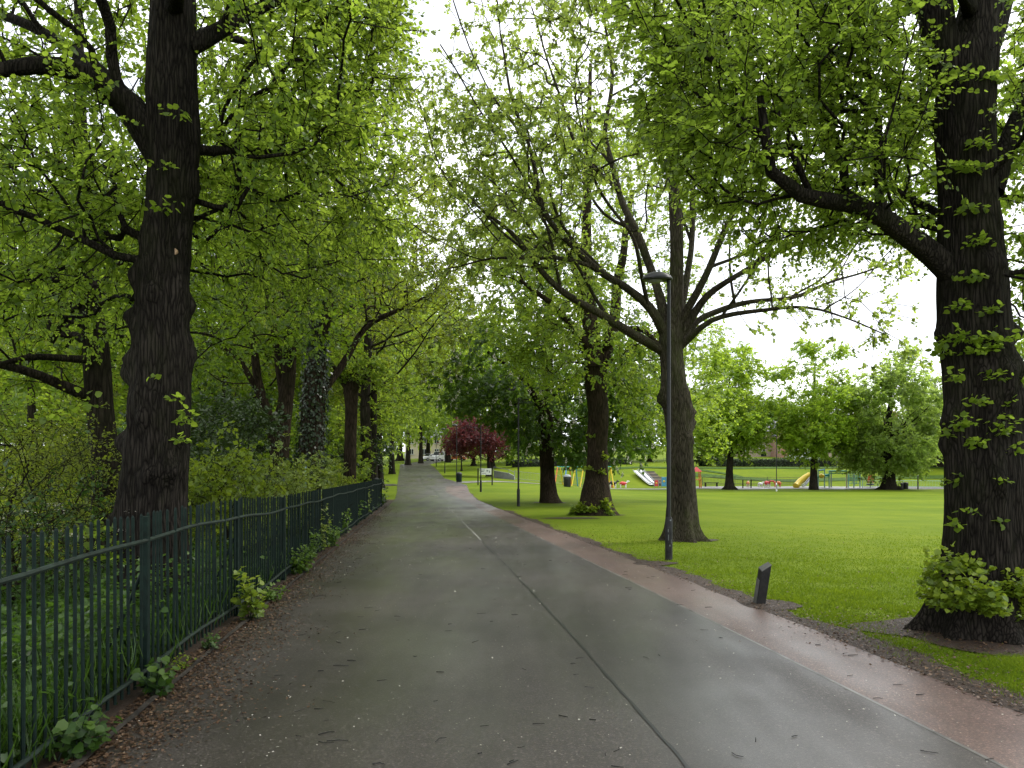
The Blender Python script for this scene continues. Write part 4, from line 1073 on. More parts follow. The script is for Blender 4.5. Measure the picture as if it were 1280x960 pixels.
Yi = 20.0
tr = pxpath([(392, 660, Yi, 40), (388, 600, Yi, 36), (390, 540, Yi, 30), (394, 480, Yi, 27), (396, 420, Yi, 24), (402, 380, Yi, 16), (410, 345, Yi, 11), (428, 300, Yi + .2, 8), (440, 220, Yi + .4, 5), (445, 120, Yi + .5, 3)])
lm = [pxpath([(394, 440, Yi, 14), (410, 400, Yi - .3, 10), (414, 360, Yi - .5, 7), (405, 300, Yi - .7, 4)]), pxpath([(396, 400, Yi, 10), (380, 350, Yi + .4, 7), (372, 260, Yi + .6, 4)]), pxpath([(400, 500, Yi, 9), (430, 450, Yi + .4, 8), (465, 405, Yi + .8, 7), (500, 385, Yi + 1, 5), (540, 368, Yi + 1.2, 3)])]
ivy_t = tree('woodland_tree', 'leaning tree wrapped in dark glossy ivy behind the railing', 'tree', (P(390, 0, Yi).x, Yi, float(H(P(390, 0, Yi).x, Yi))), tr, lm,
             [((gx_(415, Yi), Yi + .4, 8.4), (3.2, 3, 3.6), 950, 40, .42), ((gx_(500, Yi), Yi + 1, 6.2), (1.6, 1.6, 1.2), 160, 16, .3)], M['bark_brown'], M['leaf_olive'], 33, segs=24, step=.15, rough=.08, leaf_size=.085, k=3, n_leaf=5, spray=.32, tmpl=LEAF4, tip=.007, keep=kpy([300, 420, 560], [440, 400, 410]))
rng = np.random.default_rng(5); parts = []
pp, rr = catmull([q[:3] for q in tr[:7]], [q[3] for q in tr[:7]], .05)
for c, r_ in list(zip(pp, rr)):
    n = 44; th = rng.uniform(0, 2 * PI, n); o = np.stack([np.cos(th), np.sin(th), 0 * th], 1)
    p = c + o * (r_ * rng.uniform(.9, 1.35, n))[:, None] + rng.normal(0, .03, (n, 3))
    parts.append((p, np.stack([o[:, 0] * .4, o[:, 1] * .4, -np.ones(n)], 1) + rng.normal(0, .4, (n, 3)), o + np.array([0, 0, .4]) + rng.normal(0, .3, (n, 3)), rng.uniform(.05, .10, n), np.clip(rng.normal(.4, .25, n), 0, 1)))
p, d_, nn, s, t = cat5(parts)
link('ivy', leaf_mesh('ivy', p - np.array(ivy_t.location), d_, nn, s, t, LEAF4), M['leaf_ivy'], ivy_t)

Yp = 28.0
tr = pxpath([(437, 640, Yp, 18), (437, 600, Yp, 16), (438, 550, Yp, 15), (439, 510, Yp, 15), (439, 486, Yp, 19), (441, 470, Yp, 17), (443, 460, Yp, 9)])
lm = [pxpath([(437, 490, Yp, 9), (425, 470, Yp - .2, 7), (415, 455, Yp - .3, 3)]), pxpath([(441, 490, Yp, 9), (455, 470, Yp - .1, 6), (468, 455, Yp, 3)])]
tree('pollard_tree', 'cut-back pollard trunk topped by a flat tuft of fresh leaves', 'tree', (P(437, 0, Yp).x, Yp, float(H(P(437, 0, Yp).x, Yp))), tr, lm,
     [((gx_(444, Yp), Yp, 5.0), (1.25, 1.0, .38), 190, 16, .16), ((gx_(470, Yp), Yp, 4.3), (.6, .6, .9), 50, 6, .2)], M['bark_brown'], M['leaf_bright'], 34, segs=20, step=.15, rough=.04, flare=.15, leaf_size=.10, k=3, n_leaf=6, spray=.25, tmpl=LEAF4)

# the avenue of limes on the left of the path
def lime_far(name, label, px, y, h, r, leaf, seed, tr_, ch0=3.2, n=560, **kw):
    return auto_tree(name, label, 'tree', gx_(px, y), y, h, r, ch0, tr_, M['bark_far'], M[leaf], seed, n=n, **kw)
lime_far('lime_tree', 'tall dark stemmed lime close behind the flat topped pollard', 458, 34, 17.5, 6.2, 'leaf_olive', 41, .31, 4.2, 2300, leaf_size=.12, n_leaf=6, spray=.4, sp=.55, clumps=60, tip=.009, bf=.25, group='limes lining the left side of the path')
lime_far('lime_tree', 'bright leafy lime overhanging the path past the end of the railing', 466, 46, 19, 5.6, 'leaf_bright', 42, .3, 2.2, 1300, leaf_size=.15, n_leaf=7, spray=.6, group='limes lining the left side of the path')
proto = lime_far('lime_tree', 'lime standing where the side path leaves to the left', 474, 57, 20, 5.6, 'leaf_bright', 43, .3, 2.0, 1200, leaf_size=.2, n_leaf=7, spray=.6, group='limes lining the left side of the path')
dup(proto, gx_(490, 86), 86, 2.0, (1, 1, 1.15), 'slim lime on the far grass left of the path bend', 'limes lining the left side of the path')
dup(proto, gx_(510, 126), 126, 4.1, (1.2, 1.2, 1.4), 'distant lime next to the small white sign', 'limes lining the left side of the path')
dup(proto, gx_(526, 141), 141, 5.5, (1.2, 1.2, 1.5), 'farthest lime at the top of the path before the parked cars', 'limes lining the left side of the path')
dup(proto, gx_(452, 76), 76, 1.1, 1.05, 'lime on the lawn beyond the left side path', 'limes lining the left side of the path')

# wood behind the railing
WG = 'woodland trees massed behind the railing'
pm = lime_far('woodland_tree', 'tall mid green tree filling the gap right of the burred lime trunk', 285, 34, 16, 5.0, 'leaf_mid', 51, .26, .9, 1250, leaf_size=.19, n_leaf=7, spray=.6, group=WG)
po = lime_far('woodland_tree', 'loose olive green tree rising behind the many stemmed tree', 365, 42, 19, 5.6, 'leaf_olive', 52, .28, 2.2, 1250, leaf_size=.19, n_leaf=6, spray=.6, group=WG)
pb = lime_far('woodland_tree', 'fresh green low branched tree behind the crooked limbs on the far left', 40, 27, 13, 4.6, 'leaf_bright', 53, .22, 1.4, 1100, leaf_size=.17, n_leaf=6, spray=.5, group=WG)
for pr, px, y, rot, sc, lab in ((pm, 215, 46, 1.3, 1.1, 'broad green tree showing on both sides of the burred lime trunk'), (po, 130, 36, 2.2, .9, 'olive tree between the crooked limbed tree and the burred lime'), (pm, -30, 40, 3.9, 1.0, 'dark green tree closing the view at the far left edge'),
                                (po, 250, 60, .7, 1.15, 'distant olive tree above the bramble bank'), (pm, 330, 62, 5.0, 1.2, 'high dense tree far behind the many stemmed tree'), (pb, 405, 52, 1.9, 1.3, 'fresh green tree glowing behind the ivy wrapped trunk'),
                                (pm, 425, 82, 2.6, 1.25, 'dense tree far back between ivy tree and pollard'), (pb, 60, 62, 4.4, 1.4, 'pale green tree beyond the sunken lawn on the left'), (po, -60, 70, 3.3, 1.2, 'loose olive tree beyond the sunken lawn at the picture edge'), (pb, 150, 80, .4, 1.5, 'wide fresh green tree at the back of the sunken lawn'),
                                (pm, 390, 110, 3.1, 1.3, 'farthest dense tree in the left wood behind the avenue'), (pb, 470, 105, 1.2, 1.25, 'fresh green tree behind the slim limes of the avenue')):
    dup(pr, gx_(px, y), y, rot, sc, lab, WG)
for i in range(16):
    pr = (pm, po, pb)[i % 3]; px = -170 + 41 * i; y = 92 + 17 * ((i * 7) % 5)
    dup(pr, gx_(px, y), y, i * 1.7, 1.25 + .1 * (i % 4), 'one of the distant leafy trees closing the back of the left wood', 'distant trees closing the left wood')

# shrubs and thicket behind the railing
def shrub(label, px, y, h, r, leaf, seed, n=260, cat='shrub', name='shrub', **kw):
    a = dict(keep=(lambda p: p[:, 0] < xfence(p[:, 1]) - .32) if px < 480 else None, nlimb=6, leaf_size=.07, k=3, n_leaf=6, spray=.3, segs=8, flare=0, sp=.35, clumps=30, from_trunk=.1, tip=.004)
    a.update(kw)
    return auto_tree(name, label, cat, gx_(px, y), y, h, r, .15, .035, M['bark_far'], M[leaf], seed, n=n, **a)
TG = 'bushes behind the railing'
shrub('twiggy olive thicket at the far left above the railing', 25, 10.5, 2.9, 1.5, 'leaf_olive', 61, 360, leaf_size=.05, n_leaf=5, group=TG)
shrub('twiggy thicket with thin stems just left of the burred lime', 100, 12.0, 2.4, 1.2, 'leaf_olive', 62, 280, leaf_size=.05, n_leaf=5, group=TG)
s1 = shrub('low cow parsley bush with white flower heads in the left corner', 20, 8.0, 1.45, 1.0, 'leaf_weed', 63, 260, leaf_size=.05, group=TG)
shrub('big pale leaved bush close to the right of the burred lime', 282, 12.0, 1.75, 1.0, 'leaf_shoot', 64, 360, leaf_size=.085, n_leaf=6, group=TG, tint_mu=.35)
shrub('long bramble mound tinged with red tips under the ivy tree', 345, 15.0, 1.75, 1.25, 'leaf_bramble', 65, 320, leaf_size=.08, group=TG)
shrub('bramble mound behind the railing near the ivy tree foot', 392, 19.0, 1.85, 1.35, 'leaf_bramble', 66, 300, leaf_size=.09, group=TG)
shrub('rounded olive bush in front of the pollard foot', 425, 24.0, 1.5, 1.2, 'leaf_olive', 67, 240, leaf_size=.09, group=TG)
shrub('shade-darkened green elder bush behind the pale leaved bush', 290, 19.0, 3.4, 2.0, 'hedge_shade_leaf', 68, 420, leaf_size=.10, group=TG)  # darker leaf colour stands in for the shade behind the pale bush
s8 = shrub('tall shade-darkened green bush left of the many stemmed tree', 255, 24.0, 4.4, 2.4, 'hedge_shade_leaf', 69, 460, leaf_size=.11, group=TG)  # leaf colour darkened to imitate shade inside the wood
shrub('hawthorn bush dotted with white blossom below the arching limb', 335, 29.0, 4.6, 2.3, 'leaf_mid', 70, 460, leaf_size=.11, group=TG)
shrub('dense green bush between ivy tree and pollard', 412, 31.0, 4.2, 1.9, 'leaf_bright', 71, 420, leaf_size=.12, group=TG)
shrub('olive bush on the sunken ground behind the thicket', 60, 20.0, 3.4, 2.2, 'leaf_olive', 72, 420, leaf_size=.09, group=TG)
shrub('green bush on the sunken ground left of the burred lime', 150, 22.0, 3.6, 2.2, 'leaf_weed', 73, 420, leaf_size=.1, group=TG)
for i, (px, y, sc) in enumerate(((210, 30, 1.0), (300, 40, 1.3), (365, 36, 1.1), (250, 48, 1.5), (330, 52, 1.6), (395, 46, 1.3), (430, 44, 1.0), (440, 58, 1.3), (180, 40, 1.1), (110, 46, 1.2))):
    dup(s8, gx_(px, y), y, i * 1.3, sc, 'one of the shade-darkened leafy bushes filling the wood behind the railing', 'shade-darkened bushes filling the left wood')  # copies keep the shade painted into their leaves
rng = np.random.default_rng(8); c = np.array(s1.location); ps = []
for i in range(42):
    h = c + np.array([rng.normal(0, .55), rng.normal(-.2, .4), 0]); h[2] = c[2] + rng.uniform(.9, 1.5)
    for k in range(16): ps.append(h + np.array([rng.normal(0, .045), rng.normal(0, .045), rng.normal(0, .008)]))
ps = np.array(ps) - c; n = len(ps)
link('blossom', leaf_mesh('blossom', ps, rng.normal(0, 1, (n, 3)) * np.array([1, 1, .2]), rng.normal(0, .3, (n, 3)) + np.array([0, 0, 1]), rng.uniform(.012, .026, n), rng.uniform(0, .6, n), LEAF4), M['blossom'], s1)

# undergrowth
parts = []
for i in range(3000):
    y = math.exp(rng.uniform(math.log(3.2), math.log(38))); x = float(xfence(y)) - .12 - abs(rng.normal(0, 1.6 + .06 * y))
    h = rng.uniform(.18, .6) * (1 + .3 * math.sin(x * 2 + y)) * (1.25 if y < 8 else 1); z = float(H(x, y)); n = int(rng.integers(20, 54))
    t = rng.uniform(.05, 1, n); a = rng.uniform(0, 2 * PI, n); sp_ = .05 + .12 * t
    p = np.stack([x + np.cos(a) * sp_ * rng.uniform(.2, 1.3, n), y + np.sin(a) * sp_ * rng.uniform(.2, 1.3, n), z + h * t], 1)
    dd = np.stack([np.cos(a), np.sin(a), rng.normal(.05, .35, n)], 1)
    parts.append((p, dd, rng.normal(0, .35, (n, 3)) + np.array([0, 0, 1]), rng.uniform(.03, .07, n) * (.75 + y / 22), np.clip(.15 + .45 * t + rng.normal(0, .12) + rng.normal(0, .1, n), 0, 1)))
p, d_, nn, s, t = cat5(parts)
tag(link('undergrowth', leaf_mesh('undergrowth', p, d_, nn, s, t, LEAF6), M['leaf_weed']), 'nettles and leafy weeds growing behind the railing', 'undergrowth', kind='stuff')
parts = []
for i in range(1300):          # grassy blades between them
    y = math.exp(rng.uniform(math.log(3.2), math.log(16))); x = float(xfence(y)) - .05 - abs(rng.normal(0, 1.1)); z = float(H(x, y)); n = 14
    a = rng.uniform(0, 2 * PI, n); p = np.stack([x + rng.normal(0, .06, n), y + rng.normal(0, .06, n), z + rng.uniform(0, .3, n)], 1)
    parts.append((p, np.stack([np.cos(a) * .5, np.sin(a) * .5, np.ones(n)], 1), np.stack([np.sin(a), np.cos(a), .2 * np.ones(n)], 1), rng.uniform(.10, .26, n), np.clip(rng.normal(.5, .15, n), 0, 1)))
p, d_, nn, s, t = cat5(parts)
tag(link('long_grass', leaf_mesh('long_grass', p, d_, nn, s, t, LEAFN), M['leaf_weed']), 'long uncut grass between the weeds behind the railing', 'grass', kind='stuff')

# single plants growing through the foot of the railing
def weed(label, px, py, rx, h, n, size, mat, seed, dx=0.0):
    rng = np.random.default_rng(seed); g = G(px, py); y = g.y; x = g.x + dx; z = float(H(x, y))
    stems = MB(); parts = []
    for i in range(max(5, n // 14)):
        a = rng.uniform(0, 2 * PI); top = np.array([math.cos(a) * rx * rng.uniform(.2, .9), math.sin(a) * rx * rng.uniform(.2, 1.2), h * rng.uniform(.45, 1)])
        m_ = top * .55 + np.array([0, 0, .1 * h]); b0 = np.array([rng.normal(0, rx * .2), rng.normal(0, rx * .3), 0])
        stems.path([tuple(b0), tuple(m_), tuple(top)], [.004, .003, .002], 4)
        k = 14; tt = rng.uniform(.15, 1.05, k)[:, None]; p = b0 + (top - b0) * tt + rng.normal(0, .03, (k, 3)); aa = rng.uniform(0, 2 * PI, k)
        parts.append((p, np.stack([np.cos(aa), np.sin(aa), rng.normal(-.1, .3, k)], 1), rng.normal(0, .4, (k, 3)) + np.array([.2, -.35, .9]), size * rng.uniform(.5, 1.25, k), np.clip(.25 + .4 * tt[:, 0] + rng.normal(0, .14, k), 0, 1)))
    root = empty('weed_plant', (x, y, z), label, 'plant', 'plants growing through the railing foot')
    p, d_, nn, s, t = cat5(parts)
    stems.build('stem', M['under_soil'] if False else M['rust_green'], root)
    link('leaves', leaf_mesh('leaves', p, d_, nn, s, t, LEAF6), M[mat], root)
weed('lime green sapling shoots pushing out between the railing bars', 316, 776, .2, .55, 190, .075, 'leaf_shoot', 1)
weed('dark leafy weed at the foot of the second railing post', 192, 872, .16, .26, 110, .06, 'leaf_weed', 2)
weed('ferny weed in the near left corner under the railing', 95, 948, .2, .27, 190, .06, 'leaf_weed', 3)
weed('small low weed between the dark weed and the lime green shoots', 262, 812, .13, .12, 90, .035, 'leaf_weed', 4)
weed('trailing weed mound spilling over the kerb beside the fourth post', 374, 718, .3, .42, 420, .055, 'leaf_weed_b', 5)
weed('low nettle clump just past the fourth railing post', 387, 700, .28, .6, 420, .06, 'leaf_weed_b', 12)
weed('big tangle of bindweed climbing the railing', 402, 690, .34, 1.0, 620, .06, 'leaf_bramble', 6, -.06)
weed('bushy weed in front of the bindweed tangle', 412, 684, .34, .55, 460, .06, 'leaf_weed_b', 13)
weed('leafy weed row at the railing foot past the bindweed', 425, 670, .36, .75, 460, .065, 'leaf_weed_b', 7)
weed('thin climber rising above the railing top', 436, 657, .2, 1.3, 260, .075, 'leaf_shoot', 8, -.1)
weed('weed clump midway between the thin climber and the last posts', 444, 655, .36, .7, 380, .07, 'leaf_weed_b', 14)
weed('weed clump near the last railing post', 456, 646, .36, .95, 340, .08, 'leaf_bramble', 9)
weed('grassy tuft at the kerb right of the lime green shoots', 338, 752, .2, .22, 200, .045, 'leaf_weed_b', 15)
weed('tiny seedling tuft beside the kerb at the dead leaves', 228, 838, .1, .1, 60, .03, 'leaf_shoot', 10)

# ================================================================== trees over the field and beyond
Yf = 77.0
FG = 'trees along the far side of the field'
pf = lime_far('field_tree', 'tallish green tree left of the lamp post with the white foot across the field', 912, Yf, 14.6, 4.3, 'leaf_field', 81, .40, 2.2, 1700, skirt=1, leaf_size=.24, n_leaf=7, spray=.6, sp=.6, clumps=44, group=FG)
pg = lime_far('field_tree', 'open crowned tree standing in front of the climbing frame', 1017, Yf - .5, 14.4, 4.1, 'leaf_field', 82, .38, 2.2, 1500, skirt=1, leaf_size=.23, n_leaf=7, spray=.6, sp=.5, clumps=44, lean=.015, group=FG)
ph = lime_far('field_tree', 'greyish rounded tree with low hanging crown beside the pair of bins', 1111, Yf - .2, 13.6, 5.3, 'leaf_pale', 83, .66, 1.0, 2000, skirt=1, leaf_size=.25, n_leaf=7, spray=.7, sp=.6, clumps=44, group=FG)
dup(ph, gx_(1172, 100), 100, 2.0, .85, 'pale green tree peeking out left of the huge forked lime', FG)
dup(pf, gx_(1318, 66), 66, 1.0, .95, 'green tree at the right edge behind the huge forked lime', FG)
lime_far('field_tree', 'bright yellow green tree hidden behind the sycamore trunk', 856, 43, 11.0, 2.6, 'leaf_bright', 84, .16, 1.6, 420, leaf_size=.15, n_leaf=7, spray=.5, sp=.5, tint_mu=.62, keep=None)
BG = 'trees on the rising ground beyond the playground'
p1 = lime_far('background_tree', 'mid green tree behind the dark red maple', 615, 104, 17, 6.0, 'leaf_mid', 85, .35, 1.0, 1000, leaf_size=.36, n_leaf=6, spray=.9, group=BG)
p2 = lime_far('background_tree', 'yellow green tree just left of the dark red maple crown', 592, 118, 14, 5.0, 'leaf_bright', 86, .3, 1.0, 950, leaf_size=.36, n_leaf=6, spray=.9, group=BG)
for pr, px, y, rot, sc, lab in ((p1, 560, 150, 1.0, (1.4, 1.4, 2.0), 'tall tree closing the end of the path above the cars'), (p2, 655, 128, 2.0, 1.1, 'light green tree between maple and chestnut on the bank'), (p1, 700, 122, 3.0, 1.0, 'dense tree on the bank behind the chestnut'), (p2, 760, 126, 4.0, 1.05, 'light green tree on the bank behind the second lime trunk'),
                                (p1, 812, 124, 5.0, .95, 'mid green tree on the bank above the twin slides'), (p2, 862, 132, .5, .9, 'light tree behind the orange play tower'), (p1, 500, 170, 2.5, (1.6, 1.6, 2.3), 'far dense tree seen left of the path end'), (p2, 535, 185, 3.6, (1.7, 1.7, 2.8), 'far light green tree behind the parked cars'),
                                (p1, 940, 170, 1.7, .75, 'rounded tree behind the hedge near the brick house'), (p2, 1090, 160, 2.9, .8, 'light tree behind the hedge right of the houses'), (p1, 1215, 130, 4.6, .8, 'dense tree behind the huge forked lime trunk'), (p1, 1270, 120, .2, .9, 'dense tree at the right end of the bank'), (p2, 625, 165, 5.2, (1.6, 1.6, 2.4), 'high light green tree far up the hill above the maple'), (p1, 440, 150, 4.0, 1.3, 'far dense tree behind the left wood')):
    dup(pr, gx_(px, y), y, rot, sc, lab, BG)

# dark red maple, young tree, evergreens
g = G(593, 596)
auto_tree('maple_tree', 'small spreading maple with dark red leaves behind the notice board', 'tree', g.x, g.y, 6.4, 3.1, 1.8, .24, M['bark_far'], M['leaf_red'], 91, n=1000, leaf_size=.18, n_leaf=7, spray=.6, nlimb=10, sp=.5, clumps=40)
mr = [o for o in bpy.data.objects if o.name.startswith('maple_tree')][0]
mr.children[1].location = (1.5, 0, .1); mr.children[0].location = (0, 0, 0)
g = G(577, 589)
auto_tree('young_tree', 'thin young tree on the grass left of the dark red maple', 'tree', g.x, g.y, 6.5, 1.8, 2.6, .1, M['bark_far'], M['leaf_mid'], 92, n=260, leaf_size=.22, n_leaf=6, nlimb=5)
auto_tree('conifer_tree', 'bluish dark conifer in front of the brick house', 'tree', gx_(1002, 130), 130, 6.6, 2.0, .3, .2, M['bark_far'], M['leaf_chest'], 93, n=320, leaf_size=.26, n_leaf=6, nlimb=5)
shrub('dark evergreen bush at the left end of the field hedge', 884, 103, 3.2, 2.6, 'hedge_shade_leaf', 94, 320, name='evergreen_bush', leaf_size=.24, n_leaf=7, spray=.5, tw=.01)
shrub('round dark evergreen bush past the right end of the hedge', 1180, 104, 3.0, 2.6, 'hedge_shade_leaf', 95, 300, name='evergreen_bush', leaf_size=.24, n_leaf=7, spray=.5, tw=.01)


def hedge(label, pxa, pxb, y, h, dep, seed, n):
    rng = np.random.default_rng(seed); x0, x1 = gx_(pxa, y), gx_(pxb, y); xm = (x0 + x1) / 2; z = float(H(xm, y))
    root = empty('hedge', (xm, y, z), label, 'hedge', 'clipped hedges on the bank')
    x = rng.uniform(x0, x1, n); u = rng.uniform(0, 1, n); face = rng.integers(0, 3, n)
    yy = np.where(face == 0, y - dep / 2, np.where(face == 1, y - dep / 2 + dep * u, y - dep / 2 + dep * rng.uniform(0, 1, n))); zz = np.where(face == 0, h * u, np.where(face == 1, h, h * rng.uniform(0, 1, n)))
    p = np.stack([x - xm, yy - y + rng.normal(0, .05, n), H(x, np.full(n, y)) - z + zz * (1 + .05 * np.sin(x * 1.3)) + rng.normal(0, .04, n)], 1)
    link('foliage', leaf_mesh('foliage', p, rng.normal(0, 1, (n, 3)), rng.normal(0, .5, (n, 3)) + np.array([0, -.6, .7]), rng.uniform(.10, .2, n), np.clip(rng.normal(.45, .22, n), 0, 1), LEAF4), M['hedge_shade_leaf'], root)
    k = 40; xs = np.linspace(x0 + .05, x1 - .05, k); mb = MB()
    for i in range(k - 1):
        za, zb = float(H(xs[i], y)) - z, float(H(xs[i + 1], y)) - z
        a, b = xs[i] - xm, xs[i + 1] - xm; d2 = dep / 2 - .1; hh = h - .1 + .03 * math.sin(i * 1.7); h2 = h - .1 + .03 * math.sin((i + 1) * 1.7)
        mb.add([(a, -d2, za), (b, -d2, zb), (b, d2, zb), (a, d2, za), (a, -d2, za + hh), (b, -d2, zb + h2), (b, d2, zb + h2), (a, d2, za + hh)], [(0, 1, 5, 4), (2, 3, 7, 6), (4, 5, 6, 7)])
    mb.build('branches', M['wood_dark'], root)
hedge('long clipped dark hedge along the top of the grass bank behind the climbing frame', 896, 1172, 101, .95, .9, 1, 9000)
hedge('upper low hedge row on the bank behind the chestnut', 632, 790, 112, .8, .8, 2, 3200)
hedge('lower low hedge row on the bank behind the chestnut', 640, 770, 104, .75, .8, 3, 2800)


# ================================================================== street furniture
def lamp_post(label, px, py, h=5.0, arm=-1, white=False):
    g = G(px, py); root = empty('lamp_post', g, label, 'lamp post', 'lamp posts along the paths')
    mb = MB(); mb.lathe((0, 0, -.05), [(.066, 0), (.066, .72), (.064, .76), (.05, .80)], 14)
    mb.build('base_column', M['white'] if white else M['black_worn'], root, True)
    mb = MB(); mb.box(-.032, -.072, .16, .032, -.058, .58); mb.build('access_door', M['black_worn'], root, bevel=.004)
    mb = MB(); mb.lathe((0, 0, .74), [(.04, 0), (.038, .6), (.033, h - 1.0), (.03, h - .84)], 12); mb.build('pole', M['black'], root, True)
    mb = MB()
    if arm: mb.bar((0, 0, h - .12), (arm * .12, 0, h - .06), .022, 8)
    c = (arm * .2, 0, h - .06)
    V = MB(); n = 20
    prof = [(.02, .105), (.09, .098), (.16, .075), (.215, .035), (.245, -.015), (.235, -.04), (.05, -.045)][::-1]
    for r_, z in prof:
        for i in range(n):
            t = 2 * PI * i / n; V.v.append((c[0] + r_ * 1.1 * math.cos(t), r_ * .72 * math.sin(t), c[2] + z))
    for j in range(len(prof) - 1):
        for i in range(n): V.f.append((j * n + i, j * n + (i + 1) % n, (j + 1) * n + (i + 1) % n, (j + 1) * n + i))
    V.f += [tuple(range(n))[::-1], tuple(range((len(prof) - 1) * n, len(prof) * n))]; V.n = len(V.v)
    V.bar((0, 0, h - .16), (0, 0, h - .03), .034, 10)
    if arm: V.bar((0, 0, h - .07), (arm * .1, 0, h - .06), .026, 8)
    head = V.build('lantern_head', M['black'], root, True)
    mb = MB(); mb.ell((c[0] + arm * .05, 0, c[2] - .045), (.14, .10, .055), 14, 8); mb.build('lens', M['lens'], head, True)
    mb = MB(); mb.lathe((c[0] - arm * .03, 0, c[2] + .098), [(.025, 0), (.025, .035), (.012, .045)], 8); mb.build('photocell', M['grey_metal'], head, True)
    return root
_lp = lamp_post('nearest tall black lamp post with worn base in front of the sycamore trunk', 836, 700)
for _x, _z, _w, _h in ((.018, .70, .022, .022), (-.018, .40, .006, .10), (.006, .26, .012, .03), (-.024, .52, .008, .05), (.028, .33, .005, .07)):
    mb = MB(); mb.box(_x - _w / 2, -.0735 if abs(_x) < .034 and .16 < _z < .58 else -.0675, _z - _h / 2, _x + _w / 2, -.060 if not (.16 < _z < .58) else -.0722, _z + _h / 2); mb.build('paint_chip', M['grey_metal'], _lp)
lamp_post('black lamp post left of the chestnut trunk on the verge', 648, 633)
lamp_post('black lamp post in front of the dark red maple and notice board', 601, 615)
lamp_post('distant lamp post left of the small litter bin on the grass', 570.8, 600.5, arm=-1)
lamp_post('distant thin lamp post between path and young tree', 556, 591.5)
lamp_post('farthest lamp post at the top of the path by the cars', 545.3, 583.5)
lamp_post('lamp post with a white painted foot at the far field path', 970.6, 614, white=True)

# leaning timber bollard
g = G(949, 755); root = empty('bollard', g, 'short dark timber bollard leaning to the right with slanted top on the verge', 'bollard')
mb = MB(); hx, hy = .052, .075
def lean(x, y, z): return (x + z * .19, y + z * .10, z)
mb.hexa([lean(-hx, -hy, -.08), lean(hx, -hy, -.08), lean(hx, hy, -.08), lean(-hx, hy, -.08), lean(-hx, -hy, .385), lean(hx, -hy, .455), lean(hx, hy, .475), lean(-hx, hy, .41)])
mb.build('post', M['wood_dark'], root, bevel=.008)
mb = MB(); mb.hexa([lean(-hx - .010, -.05, .0), lean(-hx - .002, -.05, .0), lean(-hx - .002, .05, .0), lean(-hx - .010, .05, .0), lean(-hx - .010, -.05, .28), lean(-hx - .002, -.05, .28), lean(-hx - .002, .05, .3), lean(-hx - .010, .05, .3)]); mb.build('face_strip', M['wood_grey'], root)
mb = MB(); mb.hexa([lean(-hx, -hy, .388), lean(hx, -hy, .458), lean(hx, hy, .478), lean(-hx, hy, .413), lean(-hx, -hy, .395), lean(hx, -hy, .465), lean(hx, hy, .485), lean(-hx, hy, .42)]); mb.build('top_cap', M['wood_grey'], root)

# notice board
g = G(607, 606.5); s = g.y / F
root = empty('notice_board', g, 'white park notice board on dark posts under the dark red maple', 'notice board')
for dx in (-9.5, 8.2): mb = MB(); mb.box(dx * s - .05, -.05, -.1, dx * s + .05, .05, 21 * s); mb.build('post', M['wood_dark'], root)
mb = MB(); mb.box(-7.3 * s, -.09, 13 * s, 7.3 * s, -.055, 21 * s); mb.build('panel', M['sign_white'], root)
mb = MB()
for (a, b, c_, d2) in ((-5, 18.6, -1, 19.4), (-5.5, 16.6, -2, 17.6), (1.2, 17, 3.2, 19.2), (4.2, 15.6, 5.6, 18.2), (-4.5, 14.4, .5, 15)):
    mb.box(a * s, -.096, b * s, c_ * s, -.0925, d2 * s)
mb.build('print', M['grey_metal'], root)
g = G(507.5, 578.5); s = g.y / F
root = empty('park_sign', g, 'small white sign on two thin posts at the far end of the left grass', 'sign')
for dx in (-1.6, 1.6): mb = MB(); mb.bar((dx * s, 0, -.1), (dx * s, 0, 11 * s), .05, 6); mb.build('post', M['grey_metal'], root)
mb = MB(); mb.box(-2 * s, -.12, 8 * s, 2 * s, -.07, 11.6 * s); mb.build('panel', M['sign_white'], root)


def bin_(label, pos, w_, h, mats, grp=None, lid=True):
    root = empty('litter_bin', pos, label, 'litter bin', grp)
    mb = MB(); mb.lathe((0, 0, -.03), [(w_ * .44, 0), (w_ * .47, h * .1), (w_ * .5, h * .8)], 16); mb.build('body', M[mats[0]], root, True)
    mb = MB(); mb.lathe((0, 0, h * .8 - .028), [(w_ * .53, 0), (w_ * .53, h * .06), (w_ * .42, h * .15), (w_ * .12, h * .2)], 16); mb.build('lid', M[mats[1]], root, True)
    mb = MB(); mb.box(-w_ * .26, -w_ * .5, h * .6, w_ * .26, -w_ * .44, h * .72); mb.build('slot', M['glass_dark'], root)
bin_('black litter bin with grey lid beside the chestnut trunk', G(709, 608.6), .66, 1.12, ('black', 'grey_metal'))
bin_('small dark green bin on the grass next to a distant lamp post', G(573.8, 603), .5, .9, ('rail_green', 'black'))
x = gx_(470, 33.6); bin_('dark bin with pale rim behind the end of the railing', (x, 33.6, float(H(x, 33.6))), .36, 1.25, ('black', 'black_worn'))
bin_('left one of two dark bins under the greyish rounded tree', P(1125.5, 611.5, 79), .5, .72, ('black', 'black'), 'pair of bins by the far path')
bin_('right one of two dark bins under the greyish rounded tree', P(1132, 611.5, 79.3), .52, .74, ('black', 'black_worn'), 'pair of bins by the far path')
